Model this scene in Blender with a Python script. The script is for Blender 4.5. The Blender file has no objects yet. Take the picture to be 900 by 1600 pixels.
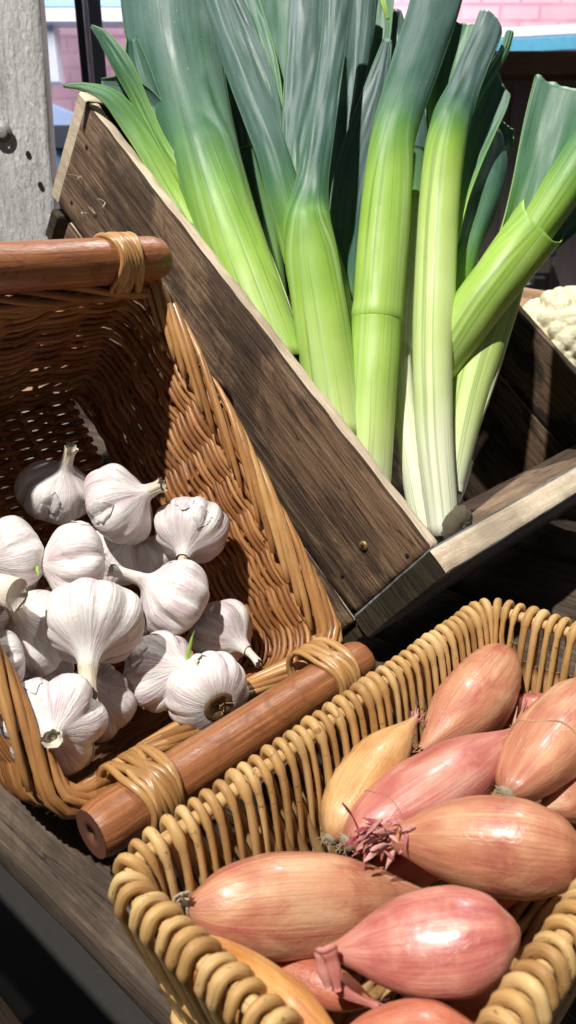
import bpy, math, random
import numpy as np
from mathutils import Vector, Matrix, noise
random.seed(7)
F = 1155.0
PITCH = math.radians(23.0)
SP, CP = math.sin(PITCH), math.cos(PITCH)
CAMH = 1.25
scene = bpy.context.scene
col = scene.collection

# ---------------------------------------------------------------- frames
def V(*a): return Vector(a)
def W(p):      # camera-axes metres (x right, y down, z forward) -> world
    x, y, z = p
    return Vector((x, z * CP - y * SP, CAMH - y * CP - z * SP))
def D(p):      # direction
    x, y, z = p
    return Vector((x, z * CP - y * SP, -y * CP - z * SP))
def at(px, py, d): return Vector(((px - 450) / F * d, (py - 800) / F * d, d))
def ray(px, py): return Vector(((px - 450) / F, (py - 800) / F, 1.0))
UP = Vector((0, -CP, -SP))           # world up in camera axes

# ---------------------------------------------------------------- mesh builder (camera axes, converted to world on build)
class MB:
    def __init__(s): s.v = []; s.f = []; s.uv = []; s.rnd = []; s.tt = []; s.mi = []
    def vert(s, p, uv=(0, 0), r=0.0, t=0.0):
        s.v.append(W(p)); s.uv.append(uv); s.rnd.append(r); s.tt.append(t); return len(s.v) - 1
    def face(s, idx, m=0): s.f.append(idx); s.mi.append(m)
    def grid(s, rows, closed=False, uvs=None, r=0.0, ts=None, cap0=False, cap1=False, m=0, flip=False):
        n = len(rows[0]); base = len(s.v)
        for i, row in enumerate(rows):
            for j, p in enumerate(row):
                uv = uvs[i][j] if uvs else (j / n, i)
                s.vert(p, uv, r, ts[i] if ts else 0.0)
        for i in range(len(rows) - 1):
            for j in range(n if closed else n - 1):
                a = base + i * n + j; b = base + i * n + (j + 1) % n
                c = b + n; d = a + n
                s.face((a, b, c, d) if not flip else (d, c, b, a), m)
        if cap0: s.face(tuple(base + j for j in range(n)), m)
        if cap1: s.face(tuple(base + (len(rows) - 1) * n + j for j in range(n))[::-1], m)
    def build(s, name, mats, parent=None, smooth=True, solid=0.0, sub=0, bevel=0.0):
        me = bpy.data.meshes.new(name)
        if parent is not None:
            loc = Vector(parent.location); q_ = parent.parent
            while q_: loc += q_.location; q_ = q_.parent
            vs = [tuple(p - loc) for p in s.v]; oloc = (0, 0, 0)
        else:
            c = Vector((0, 0, 0))
            for p in s.v: c += p
            c /= max(1, len(s.v)); c.z = min(p.z for p in s.v)
            vs = [tuple(p - c) for p in s.v]; oloc = c
        me.from_pydata(vs, [], s.f)
        uvl = me.uv_layers.new(name='UVMap')
        li = np.zeros(len(me.loops), dtype=np.int32); me.loops.foreach_get('vertex_index', li)
        uva = np.array(s.uv, dtype=np.float32)[li].ravel(); uvl.data.foreach_set('uv', uva)
        a = me.attributes.new('rnd', 'FLOAT', 'POINT'); a.data.foreach_set('value', np.array(s.rnd, dtype=np.float32))
        a = me.attributes.new('tt', 'FLOAT', 'POINT'); a.data.foreach_set('value', np.array(s.tt, dtype=np.float32))
        for m in (mats if isinstance(mats, (list, tuple)) else [mats]): me.materials.append(m)
        me.polygons.foreach_set('material_index', s.mi)
        me.polygons.foreach_set('use_smooth', [smooth] * len(s.f))
        me.update()
        o = bpy.data.objects.new(name, me); col.objects.link(o)
        o.location = oloc
        if parent is not None: o.parent = parent
        if bevel:
            md = o.modifiers.new('b', 'BEVEL'); md.width = bevel; md.segments = 2; md.limit_method = 'ANGLE'
        if solid:
            md = o.modifiers.new('s', 'SOLIDIFY'); md.thickness = solid; md.offset = 0
        if sub:
            md = o.modifiers.new('u', 'SUBSURF'); md.levels = sub; md.render_levels = sub
        return o

def frames(pts, n0=None):
    T = []
    for i in range(len(pts)):
        a = pts[max(0, i - 1)]; b = pts[min(len(pts) - 1, i + 1)]
        d = (b - a); T.append(d.normalized() if d.length > 1e-9 else Vector((0, 0, 1)))
    n = n0 if n0 is not None else (Vector((0, 0, 1)) if abs(T[0].z) < .9 else Vector((1, 0, 0)))
    N = []
    for t in T:
        n = (n - t * n.dot(t))
        if n.length < 1e-6: n = t.orthogonal()
        n.normalize(); N.append(n.copy())
    return T, N

def tube(mb, pts, rad, ns=8, n0=None, asp=1.0, r=None, caps=True, ts=None, m=0, dome=False):
    if r is None: r = random.random()
    T, N = frames(pts, n0)
    if not isinstance(rad, (list, tuple)): rad = [rad] * len(pts)
    rad = list(rad); pts = list(pts)
    if dome:
        pts = [pts[0] - T[0] * rad[0] * .35] + pts + [pts[-1] + T[-1] * rad[-1] * .35]
        rad = [rad[0] * .55] + rad + [rad[-1] * .55]
        T = [T[0]] + T + [T[-1]]; N = [N[0]] + N + [N[-1]]
        if ts: ts = [ts[0]] + list(ts) + [ts[-1]]
    rows = []; uvs = []; L = random.random() * 3
    for i, p in enumerate(pts):
        if i: L += (pts[i] - pts[i - 1]).length
        B = T[i].cross(N[i])
        row = []; uv = []
        for j in range(ns):
            a = 2 * math.pi * j / ns
            row.append(p + N[i] * (math.cos(a) * rad[i] * asp) + B * (math.sin(a) * rad[i]))
            uv.append((j / ns * 2 if j <= ns / 2 else (ns - j) / ns * 2, L))
        rows.append(row); uvs.append(uv)
    mb.grid(rows, True, uvs, r, ts, caps, caps, m)

def cr(pts, n):      # catmull-rom resample of list of tuples/Vectors (any dimension)
    P = [np.array(p, float) for p in pts]
    P = [2 * P[0] - P[1]] + P + [2 * P[-1] - P[-2]]
    out = []; k = len(P) - 3
    for i in range(n):
        t = i / (n - 1) * k; j = min(int(t), k - 1); u = t - j
        a, b, c, d = P[j:j + 4]
        out.append(.5 * ((2 * b) + (c - a) * u + (2 * a - 5 * b + 4 * c - d) * u * u + (3 * b - a - 3 * c + d) * u ** 3))
    return out

def empty(name, loc_cam, label, cat, group=None):
    o = bpy.data.objects.new(name, None); col.objects.link(o)
    o.location = W(loc_cam); o.empty_display_size = .02
    o['label'] = label; o['category'] = cat
    if group: o['group'] = group
    return o
def tag(o, label=None, cat=None, group=None, kind=None):
    if label: o['label'] = label
    if cat: o['category'] = cat
    if group: o['group'] = group
    if kind: o['kind'] = kind
    return o
def nz(p, s=1.0, o=0.0): return noise.noise(Vector((p[0] * s + o, p[1] * s + o * 1.7, p[2] * s - o)))

# ---------------------------------------------------------------- materials
class NT:
    def __init__(s, name):
        s.m = bpy.data.materials.new(name); s.m.use_nodes = True
        s.t = s.m.node_tree; s.n = s.t.nodes; s.b = s.n['Principled BSDF']
    def add(s, ty, **kw):
        x = s.n.new(ty)
        for k, v in kw.items():
            if k in x.inputs.keys(): x.inputs[k].default_value = v
            else: setattr(x, k, v)
        return x
    def l(s, a, b): s.t.links.new(a, b)
    def uv(s, sx, sy, off=None):
        u = s.add('ShaderNodeUVMap'); mp = s.add('ShaderNodeMapping'); mp.inputs['Scale'].default_value = (sx, sy, 1)
        s.l(u.outputs[0], mp.inputs[0])
        if off is not None:
            cb = s.add('ShaderNodeCombineXYZ'); mu = s.add('ShaderNodeMath', operation='MULTIPLY'); mu.inputs[1].default_value = 37.0
            s.l(off, mu.inputs[0]); s.l(mu.outputs[0], cb.inputs[0]); s.l(mu.outputs[0], cb.inputs[2]); s.l(cb.outputs[0], mp.inputs['Location'])
        return mp.outputs[0]
    def attr(s, n): return s.add('ShaderNodeAttribute', attribute_name=n).outputs['Fac']
    def noise(s, vec, scale=1.0, detail=4.0, rough=.55, dist=0.0):
        x = s.add('ShaderNodeTexNoise'); x.inputs['Scale'].default_value = scale; x.inputs['Detail'].default_value = detail
        x.inputs['Roughness'].default_value = rough; x.inputs['Distortion'].default_value = dist
        s.l(vec, x.inputs['Vector']); return x.outputs[0]
    def ramp(s, fac, stops, interp='LINEAR'):
        x = s.add('ShaderNodeValToRGB'); x.color_ramp.interpolation = interp
        e = x.color_ramp.elements
        while len(e) < len(stops): e.new(.5)
        for k, (p, c) in zip(e, stops):
            k.position = p; k.color = (c, c, c, 1) if isinstance(c, (int, float)) else (*c, 1)
        s.l(fac, x.inputs[0]); return x.outputs[0]
    def mix(s, fac, a, b, mode='MIX'):
        x = s.add('ShaderNodeMix', data_type='RGBA', blend_type=mode)
        for sock, v in ((x.inputs[0], fac), (x.inputs[6], a), (x.inputs[7], b)):
            if isinstance(v, (int, float)): sock.default_value = v
            elif isinstance(v, tuple): sock.default_value = (*v, 1)
            else: s.l(v, sock)
        return x.outputs[2]
    def math(s, op, a, b=0.0, c=None):
        x = s.add('ShaderNodeMath', operation=op)
        for i, v in enumerate((a, b) + ((c,) if c is not None else ())):
            if isinstance(v, (int, float)): x.inputs[i].default_value = v
            else: s.l(v, x.inputs[i])
        return x.outputs[0]
    def bump(s, h, strength=.3, dist=.001):
        x = s.add('ShaderNodeBump'); x.inputs['Strength'].default_value = strength; x.inputs['Distance'].default_value = dist
        s.l(h, x.inputs['Height'])
        if s.b.inputs['Normal'].is_linked:
            s.l(s.b.inputs['Normal'].links[0].from_socket, x.inputs['Normal'])
        s.l(x.outputs[0], s.b.inputs['Normal'])
    def out(s, colr, rough=.6, spec=.4, **kw):
        if isinstance(colr, tuple): s.b.inputs['Base Color'].default_value = (*colr, 1)
        else: s.l(colr, s.b.inputs['Base Color'])
        if isinstance(rough, (int, float)): s.b.inputs['Roughness'].default_value = rough
        else: s.l(rough, s.b.inputs['Roughness'])
        s.b.inputs['Specular IOR Level'].default_value = spec
        for k, v in kw.items(): s.b.inputs[k.replace('_', ' ')].default_value = v
        return s.m

def wood(name, c_dark, c_mid, c_light, stain=(.03, .02, .012), stain_amt=.6, rough=.75, grain=1.0, bump=.5, cracks=True, blue=0.0, stain_pos=.5, scrape=0.0):
    t = NT(name); r = t.attr('rnd')
    fine = t.noise(t.uv(36 * grain, 620 * grain, r), 1.0, 6, .7, .3)
    broad = t.noise(t.uv(5 * grain, 55 * grain, r), 1.0, 3, .5, 1.2)
    blot = t.noise(t.uv(7, 15, r), 1.0, 9, .7, .9)
    speck = t.noise(t.uv(260, 900, r), 1.0, 3, .6)
    g = t.math('ADD', t.math('MULTIPLY', fine, .6), t.math('MULTIPLY', broad, .4))
    c = t.ramp(g, [(.34, c_dark), (.5, c_mid), (.66, c_light)])
    c = t.mix(t.ramp(blot, [(stain_pos - .06, stain_amt), (stain_pos - .01, stain_amt * .55), (stain_pos + .03, 0.0)]), c, stain)
    c = t.mix(t.ramp(speck, [(.60, 0.0), (.72, .55)]), c, tuple(x * .45 for x in c_dark))
    if scrape:
        sc = t.noise(t.uv(60, 420, r), 1.0, 4, .75, .5)
        patch = t.noise(t.uv(9, 13, r), 1.0, 2)
        k = t.math('MULTIPLY', t.ramp(sc, [(.6, 0.0), (.68, 1.0)]), t.ramp(patch, [(.52, 0.0), (.66, scrape)]))
        c = t.mix(k, c, (.42, .3, .17))
    if blue:
        bn = t.noise(t.uv(22, 40, r), 1.0, 3, .6)
        c = t.mix(t.ramp(bn, [(.64, 0.0), (.68, blue)]), c, (.07, .1, .17))
    if cracks:
        wv = t.noise(t.uv(4, 90, r), 1.0, 2, .5, .8)
        k = t.ramp(wv, [(.485, 0.0), (.498, 1.0), (.502, 1.0), (.515, 0.0)])
        c = t.mix(t.math('MULTIPLY', k, .85), c, tuple(x * .3 for x in c_dark))
        w2 = t.noise(t.uv(9, 260, r), 1.0, 3, .55, .5)
        k2 = t.ramp(w2, [(.38, .45), (.45, 0.0), (.60, 0.0), (.66, .0)])
        c = t.mix(k2, c, tuple(x * .55 for x in c_dark))
        c = t.mix(t.ramp(w2, [(.56, 0.0), (.68, .22)]), c, tuple(min(.9, x * 1.25) for x in c_light))
        t.bump(w2, bump, .0015)
    t.bump(fine, bump, .0012); t.bump(speck, bump * .6, .0006)
    return t.out(c, rough, .3)

M = {}
M['crate_face'] = wood('crate_face', (.065, .037, .021), (.195, .115, .064), (.34, .23, .14), stain=(.045, .027, .016), stain_amt=.8, scrape=1.0, bump=.9, rough=.62)
M['crate_edge'] = wood('crate_edge', (.44, .34, .23), (.64, .52, .37), (.76, .65, .49), stain=(.28, .22, .15), stain_amt=.35, blue=.6, bump=.4, cracks=False)
M['crate_end'] = wood('crate_end', (.03, .022, .012), (.065, .047, .025), (.11, .08, .045), stain=(.02, .018, .01), bump=.8)
M['crate_grey'] = wood('crate_grey', (.10, .105, .115), (.2, .205, .215), (.3, .3, .31), stain=(.06, .06, .06), stain_amt=.5)
M['crate_inner'] = wood('crate_inner', (.04, .024, .013), (.105, .064, .034), (.18, .115, .062), stain=(.012, .008, .006), stain_amt=.9, scrape=.3, stain_pos=.5)
M['board_edge_brown'] = wood('board_edge_brown', (.14, .09, .055), (.26, .175, .11), (.36, .26, .17), stain_amt=.4, stain=(.09, .06, .04), bump=.6)
M['table'] = wood('table_wood', (.05, .034, .023), (.10, .07, .047), (.165, .12, .083), stain=(.022, .014, .01), stain_amt=.5, rough=.8)
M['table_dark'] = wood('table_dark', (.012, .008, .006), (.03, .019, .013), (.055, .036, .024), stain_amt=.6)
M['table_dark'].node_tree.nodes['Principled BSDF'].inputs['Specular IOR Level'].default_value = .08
M['post'] = None
M['beam'] = wood('beam_wood', (.10, .05, .03), (.15, .08, .045), (.2, .11, .065), stain_amt=.25, rough=.7, cracks=False, bump=.2)
M['new_wood'] = wood('new_wood', (.33, .19, .1), (.48, .3, .17), (.58, .4, .24), stain_amt=.15, cracks=False, bump=.3)

def mat_post():
    t = NT('post_paint')
    a = t.noise(t.uv(60, 60), 1, 6, .6); g = t.noise(t.uv(16, 140), 1, 5, .65, .8)
    d = t.noise(t.uv(90, 260), 1, 5, .7, .4)
    c = t.ramp(g, [(.3, (.42, .41, .39)), (.55, (.62, .61, .585)), (.75, (.7, .69, .67))])
    c = t.mix(t.ramp(d, [(.3, .75), (.41, 0.0)]), c, (.17, .155, .14))
    c = t.mix(t.ramp(a, [(.55, 0.0), (.75, .35)]), c, (.42, .38, .32))
    t.bump(d, .9, .003); t.bump(g, .5, .002)
    return t.out(c, .8, .25)
M['post'] = mat_post()

def mat_cane(name, cols, rough=.38, dirt=.35, bumpy=.25, spec=.5):
    t = NT(name); r = t.attr('rnd')
    n = t.noise(t.uv(1.5, 45, r), 1, 4, .6); fine = t.noise(t.uv(9, 30, r), 1, 4, .6)
    sp = t.noise(t.uv(4, 260, r), 1, 3, .6)
    k = t.math('ADD', t.math('MULTIPLY', n, .6), t.math('MULTIPLY', r, .45))
    c = t.ramp(k, [(.2, cols[0]), (.5, cols[1]), (.8, cols[2])])
    c = t.mix(t.ramp(fine, [(.35, .35), (.5, 0.0)]), c, tuple(x * .45 for x in cols[0]))
    c = t.mix(t.ramp(sp, [(.63, 0.0), (.7, dirt)]), c, tuple(x * .3 for x in cols[0]))
    t.bump(fine, bumpy, .0006)
    return t.out(c, rough, spec)
M['cane_brown'] = mat_cane('cane_brown', [(.17, .06, .018), (.32, .13, .040), (.48, .23, .08)], .42, spec=.4)
M['cane_rim'] = mat_cane('cane_rim', [(.24, .10, .03), (.42, .2, .065), (.58, .33, .125)], .34)
M['cane_honey'] = mat_cane('cane_honey', [(.33, .17, .06), (.52, .305, .11), (.64, .43, .19)], .48, dirt=.7, spec=.3, bumpy=.6)
M['cane_inner'] = mat_cane('cane_inner', [(.22, .10, .038), (.36, .19, .075), (.48, .30, .13)], .5, dirt=.5)
M['cane_bind'] = mat_cane('cane_bind', [(.28, .13, .04), (.42, .22, .075), (.54, .32, .13)], .33)

def mat_handle():
    t = NT('handle_wood'); r = t.attr('rnd')
    g = t.noise(t.uv(26, 5, r), 1, 5, .6, .4); s = t.noise(t.uv(34, 1.6, r), 1, 4, .6, .3)
    b = t.noise(t.uv(5, 8, r), 1, 6, .65, .8)
    c = t.ramp(s, [(.3, (.20, .07, .026)), (.55, (.33, .125, .045)), (.75, (.46, .20, .08))])
    c = t.mix(t.ramp(b, [(.38, .5), (.5, 0.0)]), c, (.17, .05, .02))
    t.bump(g, .25, .0015); t.bump(b, .3, .0015)
    return t.out(c, t.ramp(b, [(.35, .55), (.6, .3)]), .5, Coat_Weight=.08, Coat_Roughness=.3)
M['handle'] = mat_handle()
def flat(name, c, rough=.6, spec=.4, **kw):
    t = NT(name)
    tc = t.add('ShaderNodeTexCoord'); n = t.noise(tc.outputs['Object'], 60, 5, .6)
    m = t.mix(t.ramp(n, [(.3, .35), (.65, 0.0)]), c, tuple(x * .6 for x in c))
    t.bump(n, .15, .001)
    return t.out(m, rough, spec, **kw)
M['handle_end'] = flat('handle_end', (.13, .05, .025), .7)
M['pink_mark'] = flat('pink_mark', (.55, .08, .10), .5)
M['hole'] = flat('hole_dark', (.01, .006, .004), .9)
M['steel'] = flat('steel', (.45, .43, .4), .35, .5, Metallic=.9)
M['bolt'] = flat('zinc_bolt', (.34, .33, .31), .5, .5, Metallic=.3)
M['brass'] = flat('screw_brass', (.42, .27, .12), .4, .5, Metallic=.6)

def mat_leek():
    t = NT('leek_skin'); r = t.attr('rnd'); tt = t.attr('tt')
    fine = t.noise(t.uv(820, 3, r), 1, 3, .6); band = t.noise(t.uv(330, 3, r), 1, 3, .6); blot = t.noise(t.uv(45, 16, r), 1, 4, .6)
    tw = t.math('ADD', tt, t.math('MULTIPLY', t.math('SUBTRACT', blot, .5), .16))
    tw = t.math('ADD', tw, t.math('MULTIPLY', t.math('SUBTRACT', band, .5), .10))
    c = t.ramp(tw, [(.0, (.80, .80, .62)), (.14, (.70, .78, .42)), (.28, (.52, .66, .20)), (.42, (.31, .50, .07)), (.56, (.16, .34, .06)),
                    (.70, (.075, .19, .085)), (.85, (.05, .125, .085)), (1.0, (.075, .125, .115))])
    k = t.ramp(fine, [(.36, .55), (.47, 0.0), (.62, 0.0)])
    c = t.mix(k, c, t.mix(.7, c, (.01, .06, .01)))
    c = t.mix(t.math('MULTIPLY', t.ramp(band, [(.52, 0.0), (.66, .36)]), t.ramp(tt, [(.5, 1.0), (.75, .12)])), c, (.60, .74, .40))
    wax = t.noise(t.uv(120, 22, r), 1, 4, .6)
    lf = t.ramp(tt, [(.55, 0.0), (.85, 1.0)])
    c = t.mix(t.math('MULTIPLY', t.ramp(wax, [(.40, 0.0), (.75, .42)]), lf), c, (.15, .235, .23))
    dot = t.noise(t.uv(700, 500, r), 1, 1); c = t.mix(t.math('MULTIPLY', t.ramp(dot, [(.74, 0.0), (.78, .5)]), lf), c, (.4, .5, .42))
    t.bump(fine, .22, .0005); t.bump(band, .18, .0006); t.bump(blot, .25, .0025)
    m = t.out(c, t.ramp(wax, [(.3, .40), (.7, .58)]), .35, Subsurface_Weight=.12, Subsurface_Scale=.004)
    t.b.inputs['Subsurface Radius'].default_value = (.6, 1.0, .25)
    return m
M['leek'] = mat_leek()
def mat_root():
    t = NT('leek_root'); n = t.noise(t.uv(80, 900), 1, 5, .7)
    c = t.ramp(n, [(.3, (.16, .12, .07)), (.6, (.42, .35, .24)), (.8, (.7, .63, .5))])
    t.bump(n, 1, .003); return t.out(c, .85, .2)
M['leek_root'] = mat_root()

def mat_garlic():
    t = NT('garlic_skin'); r = t.attr('rnd'); tt = t.attr('tt')
    vein = t.noise(t.uv(46, 1.4, r), 1, 4, .6, .15); broad = t.noise(t.uv(7, 1.2, r), 1, 3, .5, .4); blot = t.noise(t.uv(9, 5, r), 1, 5, .6, .5)
    c = t.ramp(vein, [(.25, (.52, .46, .41)), (.42, (.74, .70, .65)), (.7, (.84, .815, .77))])
    pk = t.math('MULTIPLY', t.ramp(broad, [(.40, 0.0), (.64, .75)]), t.ramp(tt, [(.05, .3), (.35, 1.0), (.62, 1.0), (.85, .1)]))
    pk = t.math('MULTIPLY', pk, t.ramp(vein, [(.3, 1.0), (.62, .35)]))
    c = t.mix(pk, c, (.50, .30, .37))
    c = t.mix(t.ramp(blot, [(.58, 0.0), (.72, .6)]), c, (.52, .42, .30))
    c = t.mix(t.ramp(tt, [(.70, 0.0), (.86, .55)]), c, (.74, .66, .50))
    wr = t.noise(t.uv(26, 7, r), 1, 5, .6, .6)
    t.bump(vein, .55, .0016); t.bump(wr, .35, .0016)
    m = t.out(c, .43, .4, Subsurface_Weight=.12, Subsurface_Scale=.004)
    t.b.inputs['Subsurface Radius'].default_value = (1, .8, .6)
    return m
M['garlic'] = mat_garlic()
def mat_paper(name, a, b, sc=(30, 6)):
    t = NT(name); n = t.noise(t.uv(*sc, t.attr('rnd')), 1, 5, .6)
    t.bump(n, .6, .0015); k = t.math('ADD', t.math('MULTIPLY', n, .6), t.math('MULTIPLY', t.attr('rnd'), .5)); return t.out(t.ramp(k, [(.3, a), (.8, b)]), .55, .3)
M['garlic_stem'] = mat_paper('garlic_stem', (.62, .53, .38), (.84, .79, .68), (20, 60))
M['garlic_root'] = mat_paper('garlic_root', (.20, .12, .055), (.5, .36, .2), (14, 14))
M['sprout'] = flat('sprout_green', (.30, .48, .08), .4)

def mat_shallot(name, c0, c1, c2):
    t = NT(name); r = t.attr('rnd'); tt = t.attr('tt')
    vein = t.noise(t.uv(80, .8, r), 1, 4, .6, .04); broad = t.noise(t.uv(5, 1.6, r), 1, 3, .5, .6); blot = t.noise(t.uv(9, 10, r), 1, 5, .65, .5)
    c = t.ramp(broad, [(.3, c0), (.5, c1), (.7, c2)])
    c = t.mix(t.ramp(vein, [(.38, .34), (.5, 0.0)]), c, tuple(x * y for x, y in zip(c0, (.62, .42, .42))))
    c = t.mix(t.ramp(vein, [(.58, 0.0), (.7, .3)]), c, tuple(min(.9, x * 1.25 + .04) for x in c2))
    c = t.mix(t.ramp(blot, [(.58, 0.0), (.74, .35)]), c, (.60, .36, .17))
    c = t.mix(t.ramp(tt, [(.0, .75), (.05, .25), (.13, 0.0), (.84, 0.0), (1.0, .55)]), c, (.30, .12, .06))
    wr = t.noise(t.uv(16, 8, r), 1, 5, .62, .7)
    t.bump(vein, .10, .0006); t.bump(wr, .28, .0022)
    m = t.out(c, t.ramp(wr, [(.3, .27), (.7, .48)]), .5, Subsurface_Weight=.15, Subsurface_Scale=.006, Coat_Weight=.16, Coat_Roughness=.2)
    t.b.inputs['Subsurface Radius'].default_value = (1, .45, .3)
    return m
M['sh_pink'] = mat_shallot('shallot_pink', (.40, .10, .085), (.52, .18, .14), (.64, .32, .24))
M['sh_copper'] = mat_shallot('shallot_copper', (.40, .12, .08), (.53, .235, .13), (.63, .37, .21))
M['sh_yellow'] = mat_shallot('shallot_yellow', (.50, .25, .09), (.60, .34, .13), (.66, .43, .2))
M['sh_orange'] = mat_shallot('shallot_orange', (.46, .17, .04), (.60, .27, .07), (.68, .37, .12))
M['sh_red'] = mat_shallot('shallot_red', (.36, .09, .05), (.48, .15, .08), (.56, .22, .13))
M['dry_skin'] = mat_paper('dry_skin', (.34, .13, .07), (.64, .40, .24), (12, 40))
M['dry_pink'] = mat_paper('dry_pink', (.30, .035, .06), (.72, .40, .34), (12, 40))
M['pink_stem'] = mat_paper('pink_stem', (.52, .15, .12), (.72, .36, .30), (10, 60))
M['root_hair'] = mat_paper('root_hair', (.22, .16, .09), (.52, .43, .30), (4, 60))

# ---------------------------------------------------------------- local frames of the containers (fitted to the photograph's perspective)
cu = V(-.56620553, -.78491286, .2516408).normalized()
cv = V(.68732309, -.28108502, .6697598); cv = (cv - cu * cv.dot(cu)).normalized()
cw = cu.cross(cv).normalized()
CA = V(.10909091, .04155844, .5)
def CP_(a, b, c): return CA + cu * a + cv * b + cw * c
CL, CW, CH = .507, .382, .104

def board(mb, O, ax, ay, az, L, Wd, T, nx=40, ny=6, jag=.0012, me=0, ms=1, mend=None, seed=0.0, bev=.0016, r=None):
    """plank: ax along grain (L), ay across (Wd), az thickness (T). broad faces use me, long edges ms, end grain mend"""
    if r is None: r = random.random()
    if mend is None: mend = ms
    nx = max(4, int(nx))
    prof = []
    b = bev
    # closed cross section around (y, z) with bevelled corners ; list (y,z,material,uv)
    def seg(p, q, n): return [(p[0] + (q[0] - p[0]) * i / n, p[1] + (q[1] - p[1]) * i / n) for i in range(n)]
    corners = [(b, 0), (Wd - b, 0), (Wd, b), (Wd, T - b), (Wd - b, T), (b, T), (0, T - b), (0, b)]
    cnt = [ny, 1, 3, 1, ny, 1, 3, 1]; mm = [me, me, ms, me, me, me, ms, me]
    ring = []; rm = []
    for i in range(8):
        s_ = seg(corners[i], corners[(i + 1) % 8], cnt[i]); ring += s_; rm += [mm[i]] * len(s_)
    per = 0; us = []
    for i, p in enumerate(ring):
        if i: q = ring[i - 1]; per += math.hypot(p[0] - q[0], p[1] - q[1])
        us.append(per)
    off = random.random() * 5
    rows = []; n = len(ring); base = len(mb.v)
    xs = [0, b] + [L * (i + 1) / nx for i in range(nx - 1)] + [L - b, L]
    for i, x in enumerate(xs):
        sh = b if i in (0, len(xs) - 1) else 0
        for j, (y, z) in enumerate(ring):
            yy = min(max(y, sh), Wd - sh); zz = min(max(z, sh), T - sh)
            p = O + ax * x + ay * yy + az * zz
            k = noise.noise(Vector((x * 45 + seed, y * 150, z * 150 + seed * 3)))
            k2 = noise.noise(Vector((x * 9 + seed * 2, (y > Wd / 2) * 7, (z > T / 2) * 5)))
            edge = 1.0 if (y < b * 1.5 or y > Wd - b * 1.5) else .25
            p = p + ay * (jag * edge * (k + 1.2 * k2)) + az * (jag * .35 * k)
            mb.vert(p, (x + off, us[j] + off), r)
    for i in range(len(xs) - 1):
        for j in range(n):
            a = base + i * n + j; b2 = base + i * n + (j + 1) % n
            mb.face((a, a + n, b2 + n, b2), rm[j])
    # end caps (own uv verts)
    for row, x in ((0, 0), (len(xs) - 1, L)):
        ids = []
        for j, (y, z) in enumerate(ring):
            p = mb.v[base + row * n + j]
            mb.v.append(p.copy()); mb.uv.append((z + off, y * .6 + off)); mb.rnd.append(r); mb.tt.append(0); ids.append(len(mb.v) - 1)
        mb.face(tuple(ids) if row == 0 else tuple(ids[::-1]), mend)

# ================================================================= CRATE
crate = empty('wooden_crate', CP_(0, CW / 2, .14), 'weathered brown wooden crate tipped towards the viewer, holding the leeks', 'crate')
mats = [M['crate_face'], M['crate_edge'], M['crate_end']]
TS, TF = .013, .0215
H1 = CH; H2 = .032
# left long side, two rows
mb = MB(); board(mb, CP_(TF, 0, 0), cu, cw, cv, CL - TF - .012, H1 - .003, TS, 90, 10, .0019, seed=3)
o = mb.build('side_board', mats, crate); tag(o, 'brown stained side board with pale sawn top edge')
mb = MB(); board(mb, CP_(TF - .003, .001, H1 + .001), cu, cw, cv, CL - TF - .03, H2, TS, 60, 5, seed=5); mb.build('side_board', mats, crate)
# right long side
mb = MB(); board(mb, CP_(TF, CW - TS, .002), cu, cw, cv, CL - TF, H1 * .62, TS, 50, 8, seed=8)
mb.build('side_board', [M['crate_inner'], M['board_edge_brown'], M['crate_end']], crate)
mb = MB(); board(mb, CP_(TF, CW - TS, H1 * .63 + .004), cu, cw, cv, CL - TF, H1 * .4 + H2, TS, 50, 8, seed=9)
mb.build('side_board', [M['crate_inner'], M['board_edge_brown'], M['crate_end']], crate)
# front end board: broad faces grey outside
mb = MB(); board(mb, CP_(0, 0, 0), cv, cw, cu, CW, H1, TF, 60, 8, .0018, seed=12, ms=1, mend=2)
o = mb.build('end_board', [M['crate_grey'], M['crate_edge'], M['crate_end']], crate); tag(o, 'front end board with pale sawn top edge and grey outer face')
mb = MB(); board(mb, CP_(.004, 0.006, H1 + .003), cv, cw, cu, CW - .012, H2 - .002, .016, 40, 4, seed=13, mend=2)
mb.build('end_board', [M['crate_face'], M['crate_end'], M['crate_end']], crate)
# rear end board
mb = MB(); board(mb, CP_(CL - .015, 0, -.001), cv, cw, cu, CW, H1, .016, 40, 8, .0015, seed=15, mend=1)
mb.build('end_board', [M['crate_inner'], M['crate_edge']], crate)
mb = MB(); board(mb, CP_(CL - .02, 0.0, H1 + .008), cv, cw, cu, CW, H2, .014, 30, 4, .002, seed=16)
mb.build('end_board', [M['crate_end'], M['crate_end']], crate)
# floor boards + inner batten + corner block
fw = (CW - 2 * TS) / 3
for i in range(3):
    mb = MB(); board(mb, CP_(TF, TS + i * fw + .001, H1 + H2 - .012), cu, cv, cw, CL - TF - .02, fw - .004, .010, 40, 6, seed=20 + i)
    mb.build('floor_board', [M['crate_inner'], M['crate_inner']], crate)
mb = MB(); board(mb, CP_(TF + .002, .075, .026), cv, (cu * .75 + cw * .66).normalized(), (cw * .75 - cu * .66).normalized(), CW - .09, .036, .012, 40, 6, .0014, seed=31)
o = mb.build('batten', [M['board_edge_brown'], M['board_edge_brown']], crate)
# dark end bracket behind the rear of the crate
mb = MB(); board(mb, CP_(CL - .055, -.004, H1 + .006), cw, -cu, cv, .07, .022, .02, 10, 3, .003, seed=35)
mb.build('corner_block', [M['crate_end'], M['board_edge_brown']], crate)
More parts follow.
